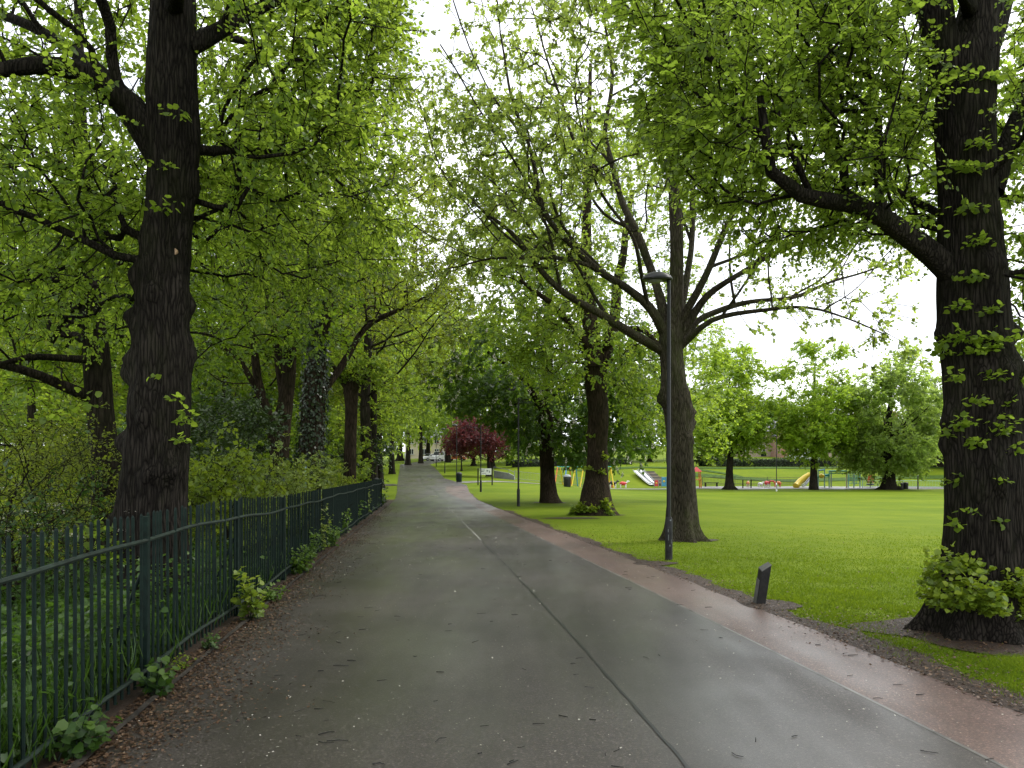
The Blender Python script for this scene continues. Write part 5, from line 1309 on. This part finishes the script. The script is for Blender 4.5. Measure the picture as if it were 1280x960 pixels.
for label, px, y, ztop, r_, mt in (('pale thin marker post against the ivy tree foot', 382, 18.6, 1.72, .02, 'pale_teal'), ('grey wooden post at the far path right of the two bins', 1147.5, 78.5, .4, .07, 'wood_grey')):
    x = gx_(px, y); z = float(H(x, y)); root = empty('marker_post', (x, y, z), label, 'post')
    mb = MB(); mb.lathe((0, 0, -.1), [(r_, 0), (r_, ztop - z), (r_ * .6, ztop - z + .03)], 8); mb.build('post', M[mt], root, True)
    mb = MB(); mb.lathe((0, 0, ztop - z - .07), [(r_ * 1.25, 0), (r_ * 1.25, .05), (r_ * .4, .07)], 8); mb.build('cap', M['grey_metal'], root, True)

# concrete ramp wall
root = empty('ramp_wall', P(630, 596, 80), 'low grey concrete ramp wall sloping down beside the maple', 'wall')
b = Vector(root.location); q = [P(617, 588, 82) - b, P(636, 591.5, 80) - b, P(643, 595, 79) - b, P(643, 603, 79) - b, P(636, 602, 80) - b, P(617, 599, 82) - b]
mb = MB(); mb.add([*q, *[v_ + Vector((.05, .3, 0)) for v_ in q]], [(0, 5, 4, 1), (1, 4, 3, 2), (6, 7, 10, 11), (7, 8, 9, 10), (0, 1, 7, 6), (1, 2, 8, 7), (2, 3, 9, 8), (5, 0, 6, 11), (3, 4, 10, 9), (4, 5, 11, 10)]); mb.build('wall', M['concrete'], root)
mb = MB(); mb.bar(q[0] + Vector((0, .1, .35)), q[1] + Vector((0, .1, .35)), .03, 6); mb.bar(q[1] + Vector((0, .1, .35)), q[2] + Vector((0, .1, .35)), .03, 6)
for v_ in q[:3]: mb.bar(v_ + Vector((0, .1, -.1)), v_ + Vector((0, .1, .35)), .025, 6)
mb.build('handrail', M['grey_metal'], root)


def low_rail(label, pxa, pxb, y, h, mat, step=.16):
    x0, x1 = gx_(pxa, y), gx_(pxb, y); z0 = float(H((x0 + x1) / 2, y)); root = empty('bar_fence', ((x0 + x1) / 2, y, z0), label, 'fence', 'low fences round the playground'); xm = (x0 + x1) / 2
    mb = MB(); n = int((x1 - x0) / step)
    for i in range(n):
        x = x0 + (x1 - x0) * (i + .5) / n; z = float(H(x, y)) - z0; mb.bar((x - xm, 0, z), (x - xm, 0, z + h - .05), .010, 4)
    mb.build('bars', M[mat], root)
    for k in range(2):
        mb = MB(); mb.path([(x - xm, -.0, float(H(x, y)) - z0 + (h - .05 if k else .12)) for x in np.linspace(x0, x1, 12)], .022, 6); mb.build('rail', M[mat], root)
    for x in np.linspace(x0, x1, max(3, int((x1 - x0) / 2.6))):
        z = float(H(x, y)) - z0; mb = MB(); mb.bar((x - xm, 0, z - .1), (x - xm, 0, z + h), .035, 6); mb.build('post', M[mat], root)
low_rail('low grey bar fence behind the chestnut trunk and swings', 643, 745, 84, .95, 'grey_metal')
low_rail('low dark bar fence behind the spring animals', 878, 1000, 88.5, .9, 'wood_grey')
low_rail('low pale bar fence below the orange rope cone', 1078, 1180, 83, .8, 'pale_teal')

# ================================================================== playground
def at(px, py, y, b): return P(px, py, y) - b


def swing(label, y, bar, legs, seats):
    x = gx_((bar[0] + bar[1]) / 2, y); root = empty('swing_frame', (x, y, float(H(x, y))), label, 'swing', 'swing frames'); b = Vector(root.location)
    mb = MB(); mb.bar(at(bar[0], bar[2], y, b), at(bar[1], bar[2], y, b), .055, 8); mb.build('top_bar', M[bar[3]], root, True)
    for (ax, ay, bx, by, dy, mt) in legs:
        mb = MB(); foot = at(bx, by, y + dy, b); foot.z = float(H(foot.x + b.x, foot.y + b.y)) - b.z - .05
        mb.bar(at(ax, ay, y, b), foot, .06, 8); mb.build('leg', M[mt], root, True)
    for px in seats:
        st = MB(); c = at(px, bar[2] + 19, y, b); st.box(c.x - .22, -.09 + c.y, c.z - .02, c.x + .22, .09 + c.y, c.z + .02); se = st.build('seat', M['black'], root)
        ch = MB()
        for dx in (-.2, .2): ch.bar((c.x + dx, c.y, c.z), (c.x + dx, c.y, at(px, bar[2], y, b).z), .012, 4)
        ch.build('chain', M['grey_metal'], se)
swing('low swing frame with orange, yellow and blue legs right of the chestnut trunk', 82, (696.5, 713, 583.5, 'teal'), [(697, 584, 693.5, 606, -.9, 'orange'), (700, 585, 704, 606, .9, 'yellow'), (708, 584, 705.5, 606, -.9, 'blue'), (712, 584, 714.5, 606, .9, 'orange')], (701, 706))
swing('swing frame with slanting yellow legs partly behind the second lime trunk', 82, (719.5, 764, 583.5, 'teal'), [(719.5, 583.5, 714.5, 607, -.8, 'yellow'), (720, 583.5, 722, 607, 1.2, 'blue'), (729.5, 584, 725, 607.5, -.9, 'yellow'), (763.5, 584, 767.5, 607, -.8, 'yellow'), (763.5, 584, 760, 607, 1.1, 'yellow')], (735, 752))


def spring_animal(label, px, py, y, w_, mats, rot=0.0):
    """a small play animal: barrel body, four legs, neck and head with ears, tail"""
    s = w_; p = P(px, py, y); x, yy = p.x, p.y; root = empty('play_animal', (x, yy, float(H(x, yy)) + .03), label, 'play animal', 'animal shaped play figures'); root.rotation_euler = (0, 0, rot)
    mb = MB(); mb.ell((0, 0, .48 * s), (.42 * s, .2 * s, .2 * s), 14, 10); mb.ell((-.12 * s, 0, .5 * s), (.26 * s, .215 * s, .205 * s), 12, 8); mb.build('body', M[mats[0]], root, True)
    for dx in (-.28, .28):
        for dy in (-.11, .11):
            mb = MB(); mb.bar((dx * s, dy * s, 0), (dx * s, dy * s, .42 * s), .05 * s, 8, .065 * s); mb.build('leg', M[mats[1]], root, True)
    mb = MB(); mb.bar((.32 * s, 0, .52 * s), (.48 * s, 0, .68 * s), .1 * s, 8, .075 * s); mb.ell((.55 * s, 0, .7 * s), (.16 * s, .085 * s, .09 * s), 10, 8)
    for dy in (-.09, .09): mb.bar((.46 * s, dy * .6 * s, .76 * s), (.43 * s, dy * 1.5 * s, .84 * s), .03 * s, 5, .008 * s)
    mb.build('head', M[mats[2]], root, True)
    mb = MB(); mb.bar((-.41 * s, 0, .55 * s), (-.52 * s, 0, .3 * s), .022 * s, 5, .012 * s); mb.build('tail', M[mats[1]], root, True)
for a in (('red and white cow figure right of the second lime trunk', 779, 608, 82, .95, ('red', 'white', 'white'), 0), ('black and white cow figure touching the second lime trunk', 766, 608, 82, 1.0, ('black', 'white', 'black'), .2), ('red cow figure just behind the black and white cow figure', 762, 606, 84.5, .95, ('red', 'red', 'white'), 2.8),
          ('orange play animal between two dark posts by the field tree', 935, 608.5, 85, .85, ('orange', 'cream', 'cream'), 1.2), ('white play animal left of the red and white one', 950.5, 608, 85, .75, ('white', 'white', 'white'), .4), ('red and white play animal left of the white footed lamp', 959, 609, 84, 1.0, ('red', 'white', 'red'), -1.2),
          ('orange and red play animal right behind the white footed lamp', 972, 608, 85.5, .9, ('orange', 'red', 'red'), 3.0)): spring_animal(*a)

# twin embankment slides
for label, a, b_, w_ in (('white embankment slide nearer to the chestnut blossom', (795.5, 590, 94), (814.5, 605.5, 87.5), .5), ('white embankment slide nearer to the red panel', (802.5, 589, 94), (818, 604, 88), .55)):
    p0, p1 = P(*a), P(*b_); root = empty('slide', p1, label, 'slide', 'embankment slides'); b = Vector(root.location); A, B = p0 - b, p1 - b
    d2 = (B - A).normalized(); sd = d2.cross(Vector((0, 0, 1))).normalized(); up = sd.cross(d2).normalized()
    mid = A + (B - A) * .8 - Vector((0, 0, .06))
    mb = MB(); pts = [A - d2 * .6 + Vector((0, 0, .05)), A, mid, B, B + Vector((d2.x, d2.y, 0)).normalized() * .5]
    for q0, q1 in zip(pts[:-1], pts[1:]): mb.hexa([q0 - sd * w_ / 2 - up * .05, q0 + sd * w_ / 2 - up * .05, q1 + sd * w_ / 2 - up * .05, q1 - sd * w_ / 2 - up * .05, q0 - sd * w_ / 2, q0 + sd * w_ / 2, q1 + sd * w_ / 2, q1 - sd * w_ / 2])
    mb.build('chute', M['white'], root)
    for sg in (-1, 1):
        mb = MB(); o_ = sd * (sg * (w_ / 2 + .02))
        for q0, q1 in zip(pts[:-1], pts[1:]): mb.bar(q0 + o_ + up * .1, q1 + o_ + up * .1, .04, 6)
        mb.build('side_rail', M['grey_metal'], root)
# steps beside them
root = empty('steps', P(812, 607, 87.2), 'brown timber steps climbing the bank beside the twin slides', 'steps'); b = Vector(root.location)
for k in range(9):
    f = k / 8; c = P(822 + (806 - 822) * f + 5, 604 - 15 * f, 88 + 6 * f) - b; mb = MB(); mb.box(c.x - .65, c.y - .25, c.z - .3, c.x + .65, c.y + .45, c.z); mb.build('step', M['stone' if k % 2 else 'wood_grey'], root)
# play panels
for label, px, w_, t_, bt, mt in (('red play panel at the foot of the twin slides', 820.5, 5, 600.5, 609.5, 'red'), ('blue play panel left of the sycamore trunk', 830, 6.5, 596, 609, 'blue')):
    y = 84.0; x = gx_(px, y); s = y / F; root = empty('activity_board', (x, y, float(H(x, y))), label, 'play panel', 'coloured play panels'); h = (bt - t_) * s
    mb = MB(); mb.box(-w_ * s / 2, -.04, .12, w_ * s / 2, .04, h); mb.build('board', M[mt], root, bevel=.02)
    for sg in (-1, 1): mb = MB(); mb.bar((sg * w_ * s / 2, 0, -.1), (sg * w_ * s / 2, 0, h + .08), .05, 8); mb.build('post', M['grey_metal'], root)
    mb = MB(); mb.lathe((0, 0, 0), [(.01, 0), (.01, .01)], 3); mb = MB(); mb.ell((0, -.06, h * .6), (w_ * s * .22, .03, w_ * s * .22), 12, 6); mb.build('dial', M['yellow'], root, True)
# orange timber tower
y = 83.0; x = gx_(870.5, y); root = empty('play_tower', (x, y, float(H(x, y))), 'slim orange timber play tower peeking out right of the sycamore trunk', 'play tower')
for dx in (-.42, .42):
    for dy in (-.4, .4): mb = MB(); mb.bar((dx, dy, -.1), (dx * .8, dy * .8, 1.75), .055, 6); mb.build('post', M['orange'], root)
mb = MB(); mb.box(-.45, -.42, .85, .45, .42, .93); mb.build('deck', M['orange'], root)
mb = MB(); mb.add([(-.5, -.5, 1.72), (.5, -.5, 1.72), (.5, .5, 1.72), (-.5, .5, 1.72), (0, 0, 2.25)], [(0, 1, 4), (1, 2, 4), (2, 3, 4), (3, 0, 4), (3, 2, 1, 0)]); mb.build('roof', M['red'], root)
for k in range(5): mb = MB(); mb.bar((.45, -.42, .15 + k * .17), (.45, .42, .15 + k * .17), .03, 6); mb.build('rung', M['orange'], root)
# picnic bench
y = 86.0; x = gx_(889, y); root = empty('bench', (x, y, float(H(x, y))), 'low dark wooden bench between orange tower and field tree', 'bench')
mb = MB(); mb.box(-.8, -.2, .42, .8, .2, .48); mb.build('seat', M['wood_dark'], root)
for dx in (-.62, .62): mb = MB(); mb.box(dx - .05, -.18, -.05, dx + .05, .18, .42); mb.build('leg', M['wood_dark'], root)
for label, px in (('dark gate post left of the orange play animal', 928.6), ('dark gate post right of the orange play animal', 938.8)):
    y = 81.8; x = gx_(px, y); root = empty('gate_post', (x, y, float(H(x, y))), label, 'post', 'dark gate posts'); mb = MB(); mb.box(-.05, -.05, -.1, .05, .05, .86); mb.build('post', M['wood_dark'], root); mb = MB(); mb.box(-.06, -.06, .86, .06, .06, .9); mb.build('cap', M['black'], root)

# climbing frame with two slides
y = 82.5; x = gx_(1042, y); root = empty('climbing_frame', (x, y, float(H(x, y))), 'pale blue and teal climbing frame with silver slide and yellow tube slide', 'climbing frame'); b = Vector(root.location)
for px, t_, dy, mt in ((1015.6, 585.5, 0, 'cream'), (1022.8, 587, 0, 'pale_teal'), (1030.6, 585.5, .2, 'pale_teal'), (1036.5, 588.5, .1, 'pale_teal'), (1039, 589, .9, 'grey_metal'), (1058.2, 575.5, 0, 'cream'), (1060.5, 590, .8, 'pale_teal'), (1067.3, 582.5, 0, 'pale_teal'), (1075, 583, .2, 'pale_teal')):
    mb = MB(); q = at(px, t_, y + dy, b); mb.bar((q.x, q.y, -.1), q, .06, 8); mb.build('post', M[mt], root, True)
for pts, r_, mt in (([(1037, 588.8), (1058, 588.8)], .09, 'teal'), ([(1037, 591.5), (1058, 591.5)], .06, 'teal'), ([(1067.3, 585), (1075, 585)], .08, 'blue'), ([(1022.8, 588), (1030.6, 587.2)], .08, 'blue'), ([(1030.6, 594), (1036.5, 594)], .15, 'teal')):
    mb = MB(); mb.bar(at(*pts[0], y, b), at(*pts[1], y, b), r_, 8); mb.build('beam', M[mt], root, True)
mb = MB()
for px in np.linspace(1038.5, 1057, 8): mb.bar(at(px, 588.8, y, b), at(px, 588.8, y, b) + Vector((0, .9, 0)), .03, 5)
mb.build('monkey_bars', M['teal'], root)
mb = MB(); z0, z1 = at(0, 604, y, b).z, at(0, 586, y, b).z
xa, xb = at(1060.5, 0, y, b).x, at(1074.5, 0, y, b).x
for i in range(9): xx_ = xa + (xb - xa) * i / 8; mb.bar((xx_, .1, z0 + .25 * math.sin(i)), (xx_, .1, z1 - .3 * (i < 4)), .028, 4)
for j in range(7): zz_ = z0 + (z1 - z0) * j / 7; mb.bar((xa, .1, zz_), (xb, .1, zz_ + .12 * math.sin(j)), .028, 4)
mb.build('climbing_net', M['teal'], root)
mb = MB(); c0, c1 = at(1016, 596, y, b), at(1036, 596, y, b); mb.box(c0.x, -.1, c0.z - .08, c1.x, 1.0, c0.z); mb.build('deck', M['teal'], root)
mb = MB(); pts = [at(1017, 594, y - .3, b), at(1012, 599.5, y - .4, b), at(1007, 605.5, y - .5, b), at(1003.5, 608, y - .6, b)]
for q0, q1 in zip(pts[:-1], pts[1:]): mb.hexa([q0 + Vector((0, -.28, -.05)), q0 + Vector((0, .28, -.05)), q1 + Vector((0, .28, -.05)), q1 + Vector((0, -.28, -.05)), q0 + Vector((0, -.28, 0)), q0 + Vector((0, .28, 0)), q1 + Vector((0, .28, 0)), q1 + Vector((0, -.28, 0))])
for o_ in (-.3, .3): mb.path([q + Vector((0, o_, .08)) for q in pts], .05, 6)
mb.build('slide_chute', M['steel'], root)
mb = MB(); mb.path([at(1012, 594, y + .9, b), at(1006, 597.5, y + .7, b), at(1000, 602, y + .4, b), at(996.5, 606, y + .1, b), at(994.5, 607.5, y - .1, b)], .33, 14); mb.build('tube_slide', M['yellow'], root, True)
mb = MB(); mb.ell(at(1027, 595, y, b), (.3, .3, .25), 12, 8); mb.build('play_barrel', M['yellow'], root, True)

# orange rope cone
y = 84.0; x = gx_(1088, y); root = empty('rope_cone', (x, y, float(H(x, y))), 'orange rope cone roundabout with black base ring left of the greyish rounded tree', 'roundabout')
mb = MB(); mb.bar((0, 0, -.1), (0, 0, 1.75), .045, 8); mb.build('mast', M['grey_metal'], root)
mb = MB()
for i in range(12): t = 2 * PI * i / 12; mb.bar((.1 * math.cos(t), .1 * math.sin(t), 1.65), (.34 * math.cos(t), .34 * math.sin(t), .5), .035, 5)
for h in (.7, .95, 1.2, 1.45):
    r_ = .34 - (h - .5) * .21
    mb.path([(r_ * math.cos(t), r_ * math.sin(t), h) for t in np.linspace(0, 2 * PI, 13)], .03, 5)
mb.build('rope_net', M['orange'], root)
mb = MB(); mb.lathe((0, 0, .26), [(.2, 0), (.4, .05), (.4, .13), (.3, .17)], 18); mb.build('seat_ring', M['black'], root, True)
y = 80.8; x = gx_(1105, y); root = empty('utility_box', (x, y, float(H(x, y))), 'small pale teal box left of the greyish tree trunk', 'box')
mb = MB(); mb.box(-.17, -.15, -.05, .17, .15, .62); mb.build('cabinet', M['pale_teal'], root, bevel=.02); mb = MB(); mb.box(-.2, -.18, .62, .2, .18, .67); mb.build('lid', M['grey_metal'], root)
# bench under the tree at the right edge
y = 64.0; x = gx_(1277, y); root = empty('bench', (x, y, float(H(x, y))), 'brown park bench at the right edge behind the huge forked lime', 'bench')
mb = MB(); mb.box(-.8, -.2, .42, .8, .2, .47); mb.build('seat', M['wood_grey'], root); mb = MB(); mb.box(-.8, .2, .5, .8, .25, .9); mb.build('backrest', M['wood_grey'], root)
for dx in (-.62, .62): mb = MB(); mb.box(dx - .04, -.18, -.05, dx + .04, .2, .42); mb.build('leg', M['black'], root)


# ================================================================== cars and houses
def car(name, label, cat, px, y, L, W, Hh, rot, mat, van=False, z=None):
    x = gx_(px, y); z = float(H(x, y)) + .02 if z is None else z
    root = empty(name, (x, y, z), label, cat, 'cars parked at the end of the path'); root.rotation_euler = (0, 0, rot)
    h = L / 2
    if van: pr = [(-h, .35), (-h, Hh * .93), (-h + .15, Hh), (h * .42, Hh), (h * .68, Hh * .6), (h * .97, Hh * .48), (h, .35)]
    else: pr = [(-h, .35), (-h, Hh * .62), (-h * .82, Hh * .68), (-h * .55, Hh * .98), (h * .1, Hh), (h * .42, Hh * .66), (h * .94, Hh * .52), (h, .35)]
    mb = MB(); mb.prism(pr, -W / 2, W / 2); mb.build('body', mat, root, bevel=.05)
    if van: gl = [(h * .05, Hh * .62), (h * .05, Hh * .92), (h * .38, Hh * .92), (h * .56, Hh * .62)]; ws = ((h * .46, Hh * .955), (h * .66, Hh * .63))
    else: gl = [(-h * .68, Hh * .7), (-h * .5, Hh * .93), (h * .06, Hh * .94), (h * .3, Hh * .69)]; ws = ((h * .14, Hh * .965), (h * .4, Hh * .69))
    for sg in (-1, 1):
        mb = MB(); a_, b2 = sorted((sg * (W / 2 - .02), sg * (W / 2 + .012))); mb.prism(gl, a_, b2); mb.build('side_window', M['glass_dark'], root)
    (xa, za), (xb, zb) = ws; mb = MB(); o_ = .03; mb.hexa([(xa, -W * .42, za - .05), (xa, W * .42, za - .05), (xb, W * .42, zb - .05), (xb, -W * .42, zb - .05), (xa + o_, -W * .42, za + o_), (xa + o_, W * .42, za + o_), (xb + o_, W * .42, zb + o_), (xb + o_, -W * .42, zb + o_)]); mb.build('windscreen', M['glass_dark'], root)
    for sx in (-.62, .62):
        for sg in (-1, 1):
            mb = MB(); mb.bar((sx * h, sg * (W / 2 - .2), .32), (sx * h, sg * (W / 2 + .015), .32), .32, 16); wh = mb.build('wheel', M['tyre'], root)
            mb = MB(); mb.bar((sx * h, sg * (W / 2 + .005), .32), (sx * h, sg * (W / 2 + .03), .32), .19, 12); mb.build('rim', M['steel'], wh)
    for sg in (-1, 1): mb = MB(); mb.box(h * .93, sg * W * .34 - .14, Hh * .4, h * 1.004, sg * W * .34 + .14, Hh * .5); mb.build('headlight', M['head_lamp'], root)
car('parked_car', 'white parked car left of the white van at the path end', 'car', 537, 168, 4.2, 1.75, 1.5, -2.3, M['white'])
car('parked_van', 'white van with dark windows at the far end of the path', 'van', 551, 166, 4.6, 1.9, 2.0, -2.2, M['white'], True)
car('parked_car', 'orange car half hidden by the grass slope behind the young tree', 'car', 571, 168, 4.3, 1.75, 1.5, -.2, M['orange'])
car('parked_van', 'white van roof showing above the field hedge by the houses', 'van', 1005, 112, 4.8, 1.9, 2.2, 3.0, M['white'], True)


def house(label, px, y, w_, d_, eave, ridge, wall, z=None, gable=False):
    x = gx_(px, y); z = float(H(x, y)) if z is None else z; root = empty('house', (x, y, z), label, 'house', 'houses beyond the park')
    mb = MB(); mb.box(-w_ / 2, -d_ / 2, -1, w_ / 2, d_ / 2, eave)
    if gable: mb.prism([(-w_ / 2, eave), (w_ / 2, eave), (0, ridge - .15)], -d_ / 2 + .001, d_ / 2 - .001)
    else: mb.add([(-w_ / 2 + .002, -d_ / 2, eave), (-w_ / 2 + .002, d_ / 2, eave), (-w_ / 2 + .002, 0, ridge - .15), (w_ / 2 - .002, -d_ / 2, eave), (w_ / 2 - .002, d_ / 2, eave), (w_ / 2 - .002, 0, ridge - .15)], [(0, 2, 1), (3, 4, 5)])
    mb.build('wall', M[wall], root)
    mb = MB(); e = .35
    if gable: pr = [(-w_ / 2 - e, eave - .25), (0, ridge), (w_ / 2 + e, eave - .25), (w_ / 2 + e, eave - .05), (0, ridge + .2), (-w_ / 2 - e, eave - .05)]; mb.prism([pr[i] for i in (0, 1, 4, 5)], -d_ / 2 - .3, d_ / 2 + .3); mb.prism([pr[i] for i in (1, 2, 3, 4)], -d_ / 2 - .3, d_ / 2 + .3)
    else:
        for sg in (-1, 1): mb.hexa([(-w_ / 2 - .3, sg * (d_ / 2 + e), eave - .25), (w_ / 2 + .3, sg * (d_ / 2 + e), eave - .25), (w_ / 2 + .3, 0, ridge), (-w_ / 2 - .3, 0, ridge), (-w_ / 2 - .3, sg * (d_ / 2 + e), eave - .05), (w_ / 2 + .3, sg * (d_ / 2 + e), eave - .05), (w_ / 2 + .3, 0, ridge + .2), (-w_ / 2 - .3, 0, ridge + .2)])
    rf = mb.build('roof', M['slate'], root)
    mb = MB(); mb.box(-w_ * .38, -.4, ridge - .9, -w_ * .38 + .9, .4, ridge + 1.3); ch = mb.build('chimney', M['brick'], rf)
    for k in (.22, .62): mb = MB(); mb.lathe((-w_ * .38 + k, 0, ridge + 1.3), [(.12, 0), (.1, .4)], 8); mb.build('chimney_pot', M['orange'], rf)
    n = max(2, int(w_ / 2.8))
    for fl in range(2 if eave > 4.4 else 1):
        for i in range(n):
            cx_ = -w_ / 2 + w_ * (i + .5) / n; z0 = .9 + fl * 2.7; mb = MB(); f = .55
            mb.box(cx_ - f, -d_ / 2 - .05, z0, cx_ + f, -d_ / 2 - .002, z0 + 1.4); wn = mb.build('window', M['white'], root)
            for sg in (-1, 1): mb = MB(); a_, b2 = sorted((cx_ + sg * .04, cx_ + sg * (f - .07))); mb.box(a_, -d_ / 2 - .058, z0 + .08, b2, -d_ / 2 - .0535, z0 + 1.32); mb.build('pane', M['glass_dark'], wn)
            mb = MB(); mb.box(cx_ - f - .1, -d_ / 2 - .16, z0 - .12, cx_ + f + .1, -d_ / 2 - .003, z0 - .003); mb.build('sill', M['concrete'], wn)
    mb = MB(); mb.box(w_ * .02 - .5, -d_ / 2 - .045, 0, w_ * .02 + .5, -d_ / 2 - .004, .85 + 1.2 * (n % 2 == 0)); mb.build('door', M['rail_green'], root)
house('brick house with slate roof and tall chimney above the hedge behind the conifer', 991, 150, 7, 8, 5.2, 7.6, 'brick', gable=True)
house('sandstone house half hidden behind the open crowned field tree', 1042, 152, 9, 8, 5.2, 8.0, 'stone')
house('sandstone house glimpsed behind the tallish field tree', 945, 156, 10, 8, 4.8, 7.2, 'stone')
house('cream rendered house at the end of the path behind the cars', 548, 205, 16, 9, 5.2, 8.0, 'cream')
house('sandstone house behind the field tree at the right end of the hedge', 1140, 150, 10, 8, 4.6, 7.0, 'stone')
